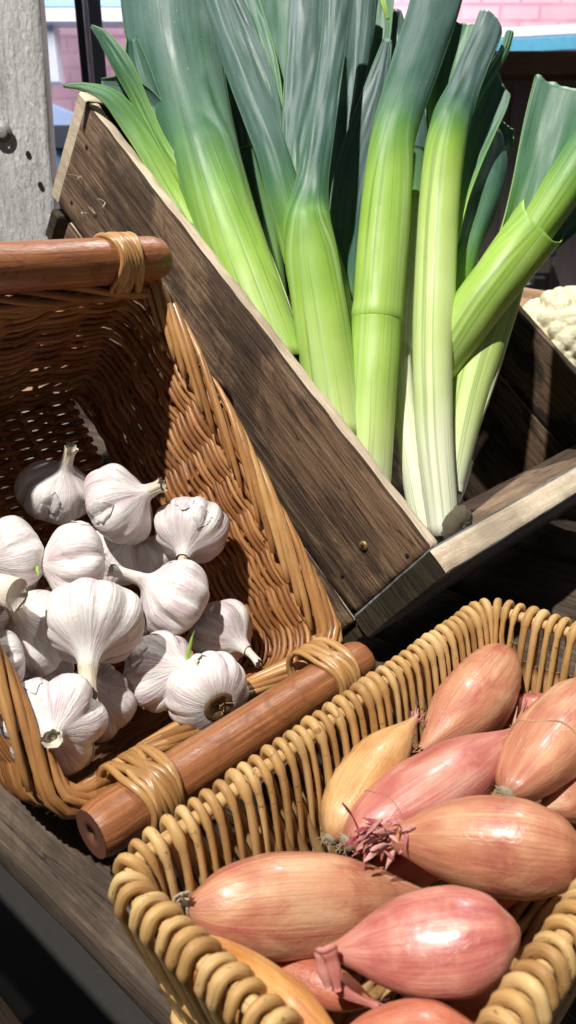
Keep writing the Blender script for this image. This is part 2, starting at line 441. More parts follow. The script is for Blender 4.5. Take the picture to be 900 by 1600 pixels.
# screw
def screw(parent, P, nrm, s, R):
    mb = MB(); t = nrm.orthogonal().normalized(); b = nrm.cross(t)
    rows = []
    for rr, h in ((.0, .0012), (.6, .0012), (.92, .0009), (1, .0002), (1.02, -.001)):
        rows.append([P + nrm * (h) + (t * math.cos(a * math.tau / 20) + b * math.sin(a * math.tau / 20)) * R * rr for a in range(20)])
    mb.grid(rows, True, flip=True); so = mb.build('screw', M['brass'], parent)
    mb = MB()
    for k in range(2):
        d = t if k == 0 else b; e = b if k == 0 else t
        q = P + nrm * .0015
        mb.grid([[q - d * R * .55 - e * R * .14, q - d * R * .55 + e * R * .14], [q + d * R * .55 - e * R * .14, q + d * R * .55 + e * R * .14]])
        for v_ in mb.v[-4:]: pass
        P = P + nrm * .0002
    mb.build('cross_slot', M['hole'], so)
screw(crate, CP_(.055, 0, .048) - cv * .0003, -cv, 1, .0038)
def nail(parent, P, nrm, R_):
    mb = MB(); t = nrm.orthogonal().normalized(); b = nrm.cross(t)
    rows = [[P + nrm * h + (t * math.cos(a * math.tau / 14) + b * math.sin(a * math.tau / 14)) * R_ * rr for a in range(14)] for rr, h in ((.0, .0005), (.8, .0005), (1, .0001), (1, -.001))]
    mb.grid(rows, True, flip=True); mb.build('nail_head', M['hole'], parent)
for (a_, c_) in ((.05, .085), (CL - .03, .03), (CL - .032, .085), (.028, .02)): nail(crate, CP_(a_, 0, c_) - cv * .0004, -cv, .0018)
# straw splinters caught on the side board
def hairs(mb, P, n, L, rad, nrm, spread=1.0, seed=0, curl=.5, m=0):
    rg = random.Random(seed)
    for i in range(n):
        d = Vector((rg.uniform(-1, 1), rg.uniform(-1, 1), rg.uniform(-1, 1))).normalized() * spread + nrm
        d.normalize(); l = L * rg.uniform(.5, 1.2)
        k = Vector((rg.uniform(-1, 1), rg.uniform(-1, 1), rg.uniform(-1, 1))) * curl
        pts = []; p = P + Vector((rg.uniform(-1, 1), rg.uniform(-1, 1), rg.uniform(-1, 1))) * rad * 3
        for q in range(7):
            pts.append(p.copy()); p = p + d * (l / 6); d = (d + k * .3).normalized()
        tube(mb, pts, [rad * (1 - q / 9) for q in range(7)], 5, r=rg.random(), m=m)
for (a, c) in ((.47, .055), (.44, .068), (.43, .05), (.455, .08), (.40, .072)):
    mb = MB(); hairs(mb, CP_(a, -.0015, c), 2, .012, .00035, V(0, 0, 0) + (-cv) * .2, 1.0, int(a * 1000), .6)
    mb.build('straw_splinter', M['garlic_stem'], crate)


# ================================================================= WICKER HELPERS
def rrect(L, Wd, R, n_c=6):
    """rounded rectangle outline (a,b) starting mid of side b=0, list with cumulative length"""
    pts = []
    def arc(cx, cy, a0):
        for i in range(n_c + 1):
            a = a0 + (math.pi / 2) * i / n_c
            pts.append((cx + R * math.cos(a), cy + R * math.sin(a)))
    arc(L - R, R, -math.pi / 2); arc(L - R, Wd - R, 0); arc(R, Wd - R, math.pi / 2); arc(R, R, math.pi)
    return pts
class Loop:
    def __init__(s, pts):
        s.p = [Vector((x, y, 0)) for x, y in pts]; s.c = [0]
        for i in range(len(s.p)): s.c.append(s.c[-1] + (s.p[(i + 1) % len(s.p)] - s.p[i]).length)
        s.L = s.c[-1]
    def at(s, d):
        d %= s.L
        lo, hi = 0, len(s.p)
        while hi - lo > 1:
            m = (lo + hi) // 2
            if s.c[m] <= d: lo = m
            else: hi = m
        a = s.p[lo]; b = s.p[(lo + 1) % len(s.p)]
        u = (d - s.c[lo]) / max(1e-9, s.c[lo + 1] - s.c[lo])
        return a.lerp(b, u), (b - a).normalized()
    def sm(s, d):
        p, _ = s.at(d); _, t1 = s.at(d - .006); _, t2 = s.at(d + .006)
        t = (t1 + t2).normalized()
        return p, t, Vector((t.y, -t.x, 0))      # outward normal for ccw loop

# ================================================================= GARLIC BASKET
gq = V(-.131, -.254, .028); gv = cv.copy(); gq = (gq - gv * gq.dot(gv)).normalized(); gw = gq.cross(gv).normalized()
GP1 = V(.0346, .0887, .5)                      # lower right corner of the rim
GL, GW, GH = .292, .208, .128
def G(a, b, c): return GP1 + gq * a - gv * b + gw * c      # a up the basket, b to the left, c depth
garlic_basket = empty('garlic_basket', G(0, GW / 2, GH), 'varnished brown wicker basket full of garlic, with thick round wooden handles', 'basket')
loop = Loop(rrect(GL, GW, .014)); PL = loop.L
def gwall(s, h, off=0.0):
    """s along perimeter, h 0 rim..1 floor, off outward"""
    p, t, n = loop.sm(s)
    c = Vector((GL / 2, GW / 2, 0)); k = 1 - .17 * max(0.0, h) ** 1.1
    bow = math.sin(min(1, h) * math.pi) * .006
    q = c + (p - c) * k + n * (off + bow)
    # slight outward bow of the long rims
    aa = q.x / GL
    side = .002 * math.sin(max(0, min(1, aa)) * math.pi) * (1 - h)
    q.y += side if q.y > GW / 2 else -side
    dip = 0.0
    if p.x > GL - .035:                          # far end: rim dips in the middle below the raised handle
        dip = .020 * math.exp(-((p.y - GW * .62) / .055) ** 4) * (1 - h)
    if p.x < .03:
        dip = .030 * math.exp(-((p.y - GW * .5) / .075) ** 4) * (1 - h)
    return G(q.x, q.y, h * GH + dip)
NST = 32; ds = PL / NST
mb = MB()
for i in range(NST):
    s0 = i * ds
    pts = [gwall(s0, h / 12 * 1.0 - .02) for h in range(13)]
    tube(mb, pts, .0021, 7)
mb.build('stakes', M['cane_brown'], garlic_basket)
mb = MB()
NROW = 24
for i in range(NROW * 2):
    h0 = .015 + i / (NROW * 2) * 1.0
    # each weaver runs about a third of the way round, drifting down the wall (french rand)
    for seg_ in range(3):
        st = (i * 5 + seg_ * NST / 3 + random.uniform(-1, 1)) * ds; ln = PL / 3 * random.uniform(.98, 1.08)
        n = int(ln / ds * 5); pts = []; rad = []
        rr = random.uniform(.0021, .0027)
        for k in range(n + 1):
            s = st + ln * k / n
            ph = s / ds * math.pi + (i % 2) * math.pi
            h = h0 + .10 * (k / n) - .05 + .006 * math.sin(ph * .5 + i)
            if h < -.01 or h > 1.0: continue
            pts.append(gwall(s, h, .0024 * math.cos(ph))); rad.append(rr * (1 - .35 * (k / n) ** 3))
        if len(pts) > 4: tube(mb, pts, rad, 6)
mb.build('woven_wall', M['cane_brown'], garlic_basket)
# floor
mb = MB()
for i in range(60):
    a = .022 + i * (GL - .044) / 59
    pts = [G(a, .026 + (GW - .05) * k / 40, GH + .0028 * math.cos(k * .9 + i * math.pi)) for k in range(41)]
    tube(mb, pts, .0026, 6)
for i in range(8):
    b = .03 + i * (GW - .06) / 7
    tube(mb, [G(.03 + (GL - .06) * k / 10, b, GH) for k in range(11)], .003, 6)
mb.build('woven_floor', M['cane_brown'], garlic_basket)
# rim of overlapping long canes
mb = MB()
NB = 44
for i in range(NB):
    s0 = i * PL / NB + random.uniform(-.004, .004); ln = random.uniform(.12, .16)
    rr = random.uniform(.0020, .0031)
    pts = []; rad = []
    for k in range(17):
        u = k / 16
        n_, z_ = cr([(-.006, .012), (-.006, .002), (-.003, -.003), (.002, -.0045), (.006, -.001), (.007, .010)], 17)[k]
        pts.append(gwall(s0 + ln * u, 0, n_ + random.uniform(-.0002, .0002)) + gw * z_); rad.append(rr * (.75 + .35 * math.sin(math.pi * min(1, u * 1.15 + .05))))
    tube(mb, pts, rad, 8, dome=True)
mb.build('rim', M['cane_rim'], garlic_basket)

def handle(Pl, Pr, R, seed, binds):
    ax = (Pr - Pl); L = ax.length; ax.normalize()
    n = ax.orthogonal().normalized(); b = ax.cross(n)
    mb = MB(); rows = []; uvs = []; K = 44; S = 28
    for i in range(K + 1):
        x = L * i / K; c = Pl + ax * x
        e = min(i, K - i); sh = {0: .86, 1: .97}.get(e, 1.0)
        if e == 0: x0 = x
        row = []; uv = []
        for j in range(S):
            a = math.tau * j / S
            d = n * math.cos(a) + b * math.sin(a)
            k = 1 + .035 * noise.noise(Vector((x * 14 + seed, math.cos(a) * .8, math.sin(a) * .8))) + .012 * noise.noise(Vector((x * 50, math.cos(a) * 3, math.sin(a) * 3 + seed)))
            row.append(c + d * (R * sh * k) + (ax * (.0025 if i == 1 else (-.0025 if i == K - 1 else 0)) * 0))
            uv.append((j / S * 2 if j < S / 2 else (S - j) / S * 2, x * 9))
        rows.append(row); uvs.append(uv)
    mb.grid(rows, True, uvs, seed * .37 % 1)
    h = mb.build('handle', M['handle'], garlic_basket)
    for P, dirn in ((Pl, -ax), (Pr, ax)):
        mb = MB(); rr = []
        for q in (1.0, .6, .2, .17, .15): rr.append([P + dirn * (.0003 if q > .18 else -.003) + (n * math.cos(math.tau * j / S) + b * math.sin(math.tau * j / S)) * R * .862 * q * (1 + .02 * math.sin(3 * j)) for j in range(S)])
        mb.grid(rr, True, cap1=True, m=0); mb.build('end_face', M['handle_end'], h)
    for (x, w, tgt) in binds:
        mb = MB(); nt = 10
        for k in range(nt):
            c = Pl + ax * (x + (k - nt / 2) * w / nt)
            pts = []
            for q in range(29):
                a = math.tau * q / 28
                d = n * math.cos(a) + b * math.sin(a)
                tg = (tgt - Pl); tg = (tg - ax * tg.dot(ax)).normalized()
                k_ = max(0, d.dot(tg)); rr_ = R * (1.08 + .85 * k_ ** 3)
                pts.append(c + d * rr_ + ax * (.006 * k_ * math.sin(k * 1.7) + (.0018 * math.sin(a * 2 + k))))
            tube(mb, pts, random.uniform(.0016, .0022), 7, n0=n)
        mb.build('binding', M['cane_bind'], h)
        mb = MB(); c = Pl + ax * (x + w * .25)
        hp = c - V(0, .2, 1).normalized() * (R * 1.19)
        tube(mb, [hp - n * .003, hp + n * .003], .0016, 6); mb.build('pink_mark', M['pink_mark'], h)
    return h
hl_l = at(143, 1303, .350); hl_r = at(563, 1030, .490)
axl = (hl_r - hl_l).length
handle(hl_l, hl_r, .0145, 1.3, [(axl * .14 + .006, .022, G(0, .18, 0)), (axl * .86, .022, G(0, .03, 0))])
dt = .520
hu_r = at(250, 403, dt); hu_l = hu_r - gv * .235
handle(hu_l, hu_r, .0150, 4.1, [(.235 - .034, .020, G(GL, .02, 0)), (.035, .020, G(GL, .19, 0))])
# twisted canes under the upper handle, and two struts
mb = MB()
for k in range(5):
    pts = []
    for q in range(30):
        x = .235 - .015 - q * .21 / 29; a = q * .28 + k * math.tau / 5
        base = hu_l + gv * x - UP * .0185 + gq * .001
        pts.append(base + (UP * math.cos(a) + gq * math.sin(a)) * .0045)
    tube(mb, pts, .0028, 7)
mb.build('handle_arch', M['cane_brown'], garlic_basket)
for b_ in (.075, .155):
    mb = MB(); tube(mb, [hu_r - gv * b_ - UP * .02, G(GL - .004, b_ + .02, .022)], .0042, 8)
    mb.build('handle_strut', M['cane_brown'], garlic_basket)

# ================================================================= SHALLOT BASKET
sv = cv.copy(); sq = V(.697, .213, -.685); sq = (sq - sv * sq.dot(sv)).normalized(); sn = sq.cross(sv).normalized()
if sn.y < 0: sn = -sn
SC = at(178, 1372, .300)
SL, SW, SH = .300, .147, .082
def S(a, b, c): return SC + sv * a + sq * b + sn * c
shallot_basket = empty('shallot_basket', S(SL / 2, SW / 2, SH), 'pale honey-coloured open wicker tray holding the shallots', 'basket')
sloop = Loop(rrect(SL, SW, .016)); SPL = sloop.L
def swall(s, h, off=0.0):
    p, t, n = sloop.sm(s); c = Vector((SL / 2, SW / 2, 0)); q = p - n * (.014 * h) + n * off
    return S(q.x, q.y, h * SH)
mb = MB()
for dd, hh in ((0, 0),):
    tube(mb, [swall(SPL * k / 160, 0) for k in range(161)], .0036, 10)
for hh, rr, oo in ((.58, .0026, -.002), (.64, .0026, .002), (.93, .003, 0), (.98, .003, .003)):
    tube(mb, [swall(SPL * k / 160, hh, oo) for k in range(161)], rr, 7)
mb.build('rim_rod', M['cane_honey'], shallot_basket)
mb = MB(); mb2 = MB(); mb3 = MB()
NW = 112; dw = SPL / NW
for i in range(NW):
    s0 = i * dw + random.uniform(-.0010, .0010); sl = dw * random.uniform(.35, .6)
    rr = random.uniform(.0020, .0030)
    # the wrap: up the inside, over the rod, down the outside, doubling as the slanted stake
    prof = [(-.0025, .93, -.9), (-.004, .6, -.45), (-.0062, .3, -.15), (-.0070, .09, -.02), (-.0056, -.02, 0), (-.0020, -.072, .1), (.0026, -.072, .25), (.0060, -.01, .38), (.0072, .06, .5), (.0055, .3, .9), (.003, .6, 1.3), (.001, .97, 1.8)]
    pr = cr(prof, 30)
    pts = [swall(s0 + q[2] * sl, q[1], q[0]) for q in pr]
    tube(mb, pts, [rr * (1.06 if 9 < k < 21 else .80) * (.95 + .05 * math.sin(k + i)) for k in range(30)], 9)
    # inner slanted stakes rising from the floor with pointed tops
    s1 = s0 + dw * .5
    t_ = random.uniform(.20, .34)
    n_ = 8
    pts = [swall(s1 + dw * (1.0 - 1.25 * k / n_), .97 - (.97 - t_) * k / n_, -.0065 + .004 * k / n_) for k in range(n_ + 1)]
    tube(mb2, pts, [.0028] * 6 + [.0027, .0023, .0014], 8)
mb.build('wrapped_stakes', M['cane_honey'], shallot_basket)
mb2.build('inner_stakes', M['cane_inner'], shallot_basket)
mb = MB()
for i in range(22):
    b_ = .016 + i * (SW - .032) / 21
    tube(mb, [S(.014 + (SL - .028) * k / 50, b_, SH + .002 + .0022 * math.cos(k * .9 + i * math.pi)) for k in range(51)], .0028, 6)
mb.build('woven_floor', M['cane_inner'], shallot_basket)

# ================================================================= GARLIC
def inG(px, py, h):
    r_ = ray(px, py); n = gw
    return r_ * ((GP1.dot(n) + h) / r_.dot(n))
GPROF = [(-.62, .10), (-.66, .22), (-.70, .34), (-.66, .52), (-.55, .72), (-.36, .90), (-.14, .99), (.08, 1.0), (.26, .96), (.42, .88), (.55, .75), (.66, .58), (.76, .40), (.87, .265), (1.0, .20), (1.12, .175)]
def smooth_prof(P, n):
    return [tuple(x) for x in cr(P, n)]
def garlic(px, py, rpx, h, stem, label, seed, stemlen=.5, lobes=9, bend=(0, 0), sprout=None, flakes=2, asp=1.0, groove=1.0, stemr=.17, rootk=1.0):
    rg = random.Random(seed)
    asp = rg.uniform(.84, .97); nk = rg.uniform(.72, 1.05)
    c = inG(px, py, h); R = rpx * c.z / F * 1.08; stemlen *= .8
    ax = Vector(stem).normalized()
    n = ax.orthogonal().normalized(); n = Matrix.Rotation(rg.random() * 6, 3, ax) @ n; b = ax.cross(n)
    t = empty('garlic_bulb', c - UP * -R * 0 + (-UP) * R * .9, label, 'garlic bulb', 'garlic bulbs heaped in the varnished basket')
    ang = [0.0]
    for i in range(lobes): ang.append(ang[-1] + rg.uniform(.6, 1.4))
    ang = [a / ang[-1] * math.tau for a in ang]
    dep = [rg.uniform(.35, 1.0) for _ in ang]; hgt = [rg.uniform(-.05, .08) for _ in ang]
    def groovef(th):
        th %= math.tau
        for i in range(lobes):
            if ang[i] <= th < ang[i + 1]:
                u = (th - ang[i]) / (ang[i + 1] - ang[i])
                d0, d1 = dep[i], dep[(i + 1) % lobes]
                d = (1 - u) * d0 + u * d1
                return -(1 - math.sin(math.pi * u) ** .5) * d * .24 + hgt[i] * math.sin(math.pi * u)
        return 0
    bd = Vector((bend[0], bend[1], 0))
    def surf(z, r, th, k=1.0):
        e = max(0, 1 - (abs(z - .05) / .80) ** 2.2)
        g = groovef(th + .10 * z) * e * groove
        w = .085 * noise.noise(Vector((math.cos(th) * 1.3 + seed, math.sin(th) * 1.3, z * 1.2))) + .012 * noise.noise(Vector((math.cos(th) * 5, math.sin(th) * 5 + seed, z * 4)))
        w += .010 * noise.noise(Vector((th * 9, seed, z * .8)))
        rr = r * (1 + g + w) * k * (1 if z < .5 else (1 + (nk - 1) * min(1, (z - .5) * 2.5)))
        p = c + ax * (R * z * asp) + (n * math.cos(th) + b * math.sin(th)) * (R * rr)
        if z > .7: p = p + bd * R * (z - .7) ** 1.6
        return p
    S_ = 72; P = smooth_prof(GPROF, 40)
    mb = MB(); rows = []; uvs = []; ts = []
    for i, (z, r) in enumerate(P):
        rows.append([surf(z, r, math.tau * j / S_) for j in range(S_)])
        uvs.append([(j / S_ * 2 if j <= S_ / 2 else (S_ - j) / S_ * 2, i / 20) for j in range(S_)]); ts.append(i / 39 * .8)
    mb.grid(rows, True, uvs, rg.random(), ts, cap0=True)
    o = mb.build('bulb', M['garlic'], t)
    # stem
    mb = MB(); rows = []; uvs = []; K = 14; z0 = 1.06; z1 = 1.12 + stemlen
    for i in range(K + 1):
        z = z0 + (z1 - z0) * i / K; r = stemr * (1.10 - .18 * math.sin(i / K * math.pi) + (.10 if i == K else 0))
        rows.append([surf(z, r * (1 + .06 * math.sin(j * 1.9 + seed) + .05 * math.sin(j * 4.1)), math.tau * j / 24) + ax * (R * .05 * rg.uniform(-1, 1) if i == K else 0) for j in range(24)])
        uvs.append([(j / 12 if j <= 12 else (24 - j) / 12, i / K * .03) for j in range(24)])
    for q in (.72, .5): rows.append([surf(z1 - (1 - q) * .35, stemr * q, math.tau * j / 24) for j in range(24)]); uvs.append([(0.3, .5)] * 24)
    mb.grid(rows, True, uvs, rg.random(), None, cap1=True)
    mb.build('stem', M['garlic_stem'], t)
    mb = MB(); rows = []
    for q, z in ((.02, -.60), (.16, -.66), (.26, -.69), (.33, -.66), (.36, -.58)):
        rows.append([surf(z - .02 - .03 * rg.random(), rootk * q * (1 + .12 * rg.random()), math.tau * j / 22, 1.02) for j in range(22)])
    mb.grid(rows, True, [[(j / 11, i / 4) for j in range(22)] for i in range(5)], 0, None, cap0=True)
    hairs(mb, surf(-.66, .1, 0), 10, R * .22, R * .014, -ax, .9, seed)
    mb.build('root_plate', M['garlic_root'], t)
    # peeling papery flakes
    for k in range(flakes):
        mb = MB(); th0 = rg.random() * 6.3; dth = rg.uniform(.35, .8); za = rg.uniform(-.45, .1); zb = za + rg.uniform(.4, .8)
        rows = []; uvs = []
        for i in range(13):
            u = i / 12; z = za + (zb - za) * u
            r = np.interp(z, [p[0] for p in GPROF], [p[1] for p in GPROF])
            wd = dth * math.sin(math.pi * min(1, .08 + u * .95)) ** .6 * (1 + .2 * rg.uniform(-1, 1))
            lift = .018 + .05 * (u ** 3) * rg.uniform(.7, 1)
            rows.append([surf(z, r, th0 + wd * (j / 8 - .5) + .03 * rg.uniform(-1, 1) * (j in (0, 8)), 1 + lift * (.5 + .5 * abs(j / 4 - 1))) for j in range(9)])
            uvs.append([(.5 + j / 8 * .25, .5 + u) for j in range(9)])
        mb.grid(rows, False, uvs, rg.random(), [.4] * 13)
        mb.build('skin_flake', M['garlic'], t, solid=.0003)
    if sprout:
        mb = MB(); p0 = surf(1.0, .05, 0); d = Vector(sprout)
        pts = [p0 + d * (R * u) + V(.1, .3, 0) * R * .5 * u * u for u in (0, .25, .5, .75, 1.0)]
        tube(mb, pts, [R * .045, R * .05, R * .045, R * .03, R * .012], 8); mb.build('sprout', M['sprout'], t)
    return t
GA = [
 (87, 768, 56, .085, (.42, -.75, -.45), 'garlic bulb in shadow against the back of the basket, topmost of the heap', .55, 7, {}),
 (186, 790, 59, .060, (.86, -.38, -.25), 'large garlic bulb with short cut stem pointing right, near the top of the heap', .45, 9, {}),
 (300, 828, 56, .045, (-.12, .62, -.62), 'garlic bulb resting against the right wicker wall, highest on that side', .35, 10, {'stemr': .12}),
 (22, 868, 57, .055, (-.5, .15, -.5), 'striped pinkish garlic bulb cut off by the left edge, above the loose stem stub', .3, 8, {}),
 (118, 878, 62, .040, (-.93, .02, -.42), 'split garlic bulb with green sprouts showing and stem pointing left', .62, 8, {'sprout': (.2, .12, -.6), 'groove': 1.4, 'stemr': .2}),
 (272, 935, 59, .045, (-.72, -.55, -.40), 'garlic bulb with long bent stem pointing up left, left of the wicker wall', .62, 9, {'bend': (-.35, .12)}),
 (146, 972, 74, .022, (.10, .66, -.72), 'biggest garlic bulb, in the middle, with a stubby stem hanging down', .50, 10, {'bend': (0, .3)}),
 (50, 990, 66, .050, (-.02, -.50, -.68), 'shaded garlic bulb with an upright hollow stem, left of the biggest bulb', .75, 7, {'stemr': .2}),
 (5, 1032, 46, .022, (-.8, .1, -.45), 'small pink tinged garlic bulb at the left edge, above the lowest bulb', .3, 9, {}),
 (345, 990, 52, .062, (.72, .25, -.60), 'garlic bulb tucked in the lower right corner of the basket with ragged stem pointing right', .55, 12, {'bend': (0, .35), 'stemr': .12}),
 (250, 1050, 59, .040, (.78, -.25, -.55), 'garlic bulb with one thin green shoot, left of the bulb showing its root', .40, 10, {'sprout': (.15, -1.0, -.1), 'bend': (.2, -.1)}),
 (324, 1081, 63, .022, (-.40, -.28, .62), 'garlic bulb turned to show its round brown root plate beside the lower handle', .3, 12, {'groove': .7, 'rootk': 1.05, 'flakes': 0}),
 (152, 1098, 58, .048, (.02, -.62, -.62), 'garlic bulb half hidden under the hanging stem of the biggest bulb', .2, 6, {}),
 (82, 1130, 74, .012, (.30, .02, -.95), 'lowest and brightest garlic bulb seen straight on its neck, by the left rim', .05, 6, {'groove': 1.3}),
 (178, 868, 50, .095, (.5, -.5, -.5), 'garlic bulb buried behind the split bulb, mostly hidden', .2, 8, {}),
 (240, 878, 46, .090, (.4, .7, -.4), 'garlic bulb buried between the right wall bulb and the bent stem bulb', .3, 8, {}),
 (215, 990, 50, .090, (.3, -.7, -.4), 'garlic bulb deep in shade right of the biggest bulb', .3, 8, {}),
 (60, 1060, 52, .075, (.3, -.7, -.4), 'garlic bulb deep in shade beneath the lowest bulb', .3, 8, {}),
]
for i, (px, py, rp, h, st, lab, sl, lo, kw) in enumerate(GA):
    garlic(px, py, rp, h, st, lab, 11 + i * 7, sl, lo, **kw)
# scrap of papery skin high in the basket
mb = MB(); P0 = G(GL - .055, .168, GH - .012); rows = []
for i in range(9):
    rows.append([P0 + gq * (i / 8 - .5) * .030 + gv * ((j / 6 - .5) * .018 * (1 - .3 * abs(i / 4 - 1))) - gw * (.006 * abs(j / 3 - 1) ** 2 + .003 * math.sin(i * 1.3 + j)) for j in range(7)])
mb.grid(rows, False, [[(j / 12, i / 10) for j in range(7)] for i in range(9)], .4, [.4] * 9)
tag(mb.build('garlic_skin_scrap', M['garlic'], solid=.0003), 'loose scrap of white papery garlic skin caught high on the dark basket floor', 'garlic skin')
# loose stem stub
mb = MB(); P = at(-6, 925, .40)
tube(mb, [at(-30, 915, .40), at(5, 922, .395), at(27, 930, .39)], [.0085, .0085, .0092], 16, asp=.8)
tag(mb.build('garlic_stem_stub', M['garlic_stem']), 'loose cut garlic stem stub lying at the left edge of the heap', 'garlic stem')

# ================================================================= SHALLOTS
def inS(px, py, h):
    r_ = ray(px, py)
    return r_ * ((SC.dot(sn) + h) / r_.dot(sn))
def shallot(root, tip, wpx, h0, h1, mat, label, seed, peak=.42, tipkind=1, ring=None, roots=True, tipmat='dry_skin', tiplen=1.0):
    rg = random.Random(seed)
    A = inS(*root, h0); B = inS(*tip, h1)
    ax = (B - A); L = ax.length; ax.normalize()
    mid = A.lerp(B, peak); R = wpx / 2 * mid.z / F * .93
    n = ax.orthogonal().normalized(); b = ax.cross(n)
    t = empty('shallot', mid - UP * R, label, 'shallot', 'shallots piled in the honey-coloured tray')
    prof = [(0, .10), (.02, .26), (.06, .45), (peak * .35, .74), (peak * .7, .95), (peak, 1.0), (peak + (1 - peak) * .3, .93), (peak + (1 - peak) * .55, .69), (peak + (1 - peak) * .75, .40), (peak + (1 - peak) * .9, .20), (1, .12)]
    K = 46; Sg = 48
    xs = [p[0] for p in prof]; P = cr(prof, K)
    bendv = (n * rg.uniform(-1, 1) + b * rg.uniform(-1, 1)) * L * .04
    side = [rg.uniform(0, 6.28), rg.uniform(.02, .06)]
    def surf(x, r, th):
        fl = 1 + side[1] * math.cos(2 * (th - side[0])) + .03 * math.cos(3 * th + seed)
        w = .04 * noise.noise(Vector((math.cos(th) * .9 + seed, math.sin(th) * .9, x * 3))) + .010 * noise.noise(Vector((math.cos(th) * 4 + seed, math.sin(th) * 4, x * 9)))
        w += .007 * noise.noise(Vector((th * 6, x * 2, seed)))
        if ring and x > ring: w += .035 * min(1, (x - ring) * 60)
        return A + ax * (L * x) + bendv * math.sin(math.pi * x) + (n * math.cos(th) + b * math.sin(th)) * (R * r * (fl + w))
    mb = MB(); rows = []; uvs = []; ts = []
    for i, q in enumerate(P):
        x = min(1, max(0, q[0])); r = max(.02, q[1])
        rows.append([surf(x, r, math.tau * j / Sg) for j in range(Sg)])
        uvs.append([(j / Sg * 2 if j <= Sg / 2 else (Sg - j) / Sg * 2, x * 2.2) for j in range(Sg)]); ts.append(x)
    mb.grid(rows, True, uvs, rg.random(), ts, True, True)
    mb.build('bulb', M[mat], t); surf.P = P
    if roots:
        mb = MB(); hairs(mb, A + ax * L * .005, 26, R * .42, R * .016, -ax, 1.1, seed, 1.1)
        rows = []
        for q, zz in ((.02, -.012), (.12, -.014), (.19, -.006), (.21, .008)): rows.append([A + ax * L * zz + (n * math.cos(math.tau * j / 14) + b * math.sin(math.tau * j / 14)) * R * q * (1 + .15 * rg.random()) for j in range(14)])
        mb.grid(rows, True, None, .5, None, True)
        mb.build('roots', M['root_hair'], t)
    if tipkind:
        mb = MB()
        for k in range(22 if tipkind == 1 else 5):
            th = rg.random() * 6.28; d = (ax * 1.0 + (n * math.cos(th) + b * math.sin(th)) * rg.uniform(.1, .75)).normalized()
            l = R * rg.uniform(.35, .95) * tiplen * 1.1
            p = B - ax * R * .12 + (n * math.cos(th) + b * math.sin(th)) * R * .09
            sd = d.cross(ax); sd = sd.normalized() if sd.length > .01 else n
            rows = []; uvs = []; cd = (n * rg.uniform(-1, 1) + b * rg.uniform(-1, 1)) * .5
            for i in range(9):
                u = i / 8; w = R * .055 * (1 - u * .8) * rg.uniform(.6, 1.25)
                tw = Matrix.Rotation(u * rg.uniform(.4, 1.6), 3, d) @ sd
                up = d.cross(tw)
                rows.append([p - tw * w + up * w * .5 * rg.random(), p, p + tw * w + up * w * .5 * rg.random()]); uvs.append([(0, u * .2), (.1, u * .2), (.2, u * .2)])
                p = p + d * l / 8; d = (d + cd * .16).normalized()
            mb.grid(rows, False, uvs, rg.random())
        mb.build('dry_tip', M[tipmat], t, solid=.0003)
    for k in range(0):       # loose, torn outer skin
        mb = MB(); th0 = rg.random() * 6.3; dth = rg.uniform(.5, 1.1); za = rg.uniform(.05, .5); zb = za + rg.uniform(.18, .4)
        rows = []; uvs = []; jg = [rg.uniform(-1, 1) for _ in range(30)]
        for i in range(19):
            u = i / 18; x = za + (zb - za) * u; r = float(np.interp(x, [p[0] for p in P], [p[1] for p in P]))
            wd = dth * (math.sin(math.pi * min(1, .12 + u * .88)) ** .5) * (1 + .10 * jg[i])
            rows.append([surf(x + .012 * jg[(j * 3) % 29] * (i in (0, 18)), r, th0 + wd * (j / 12 - .5) + .04 * jg[i] * (j in (0, 12))) + (surf(x, r, th0 + wd * (j / 12 - .5)) - (A + ax * L * x)).normalized() * R * (.012 + .05 * (abs(j / 6 - 1) ** 4) + .05 * max(0, (u - .75) * 4) ** 2) for j in range(13)])
            uvs.append([(th0 + wd * (j / 12 - .5), x * 2.2 + .7) for j in range(13)])
        mb.grid(rows, False, uvs, rg.random(), [.4] * 19)
        mb.build('loose_skin', M[mat], t, solid=.0002)
    return t, surf, A, B, ax, R, n, b
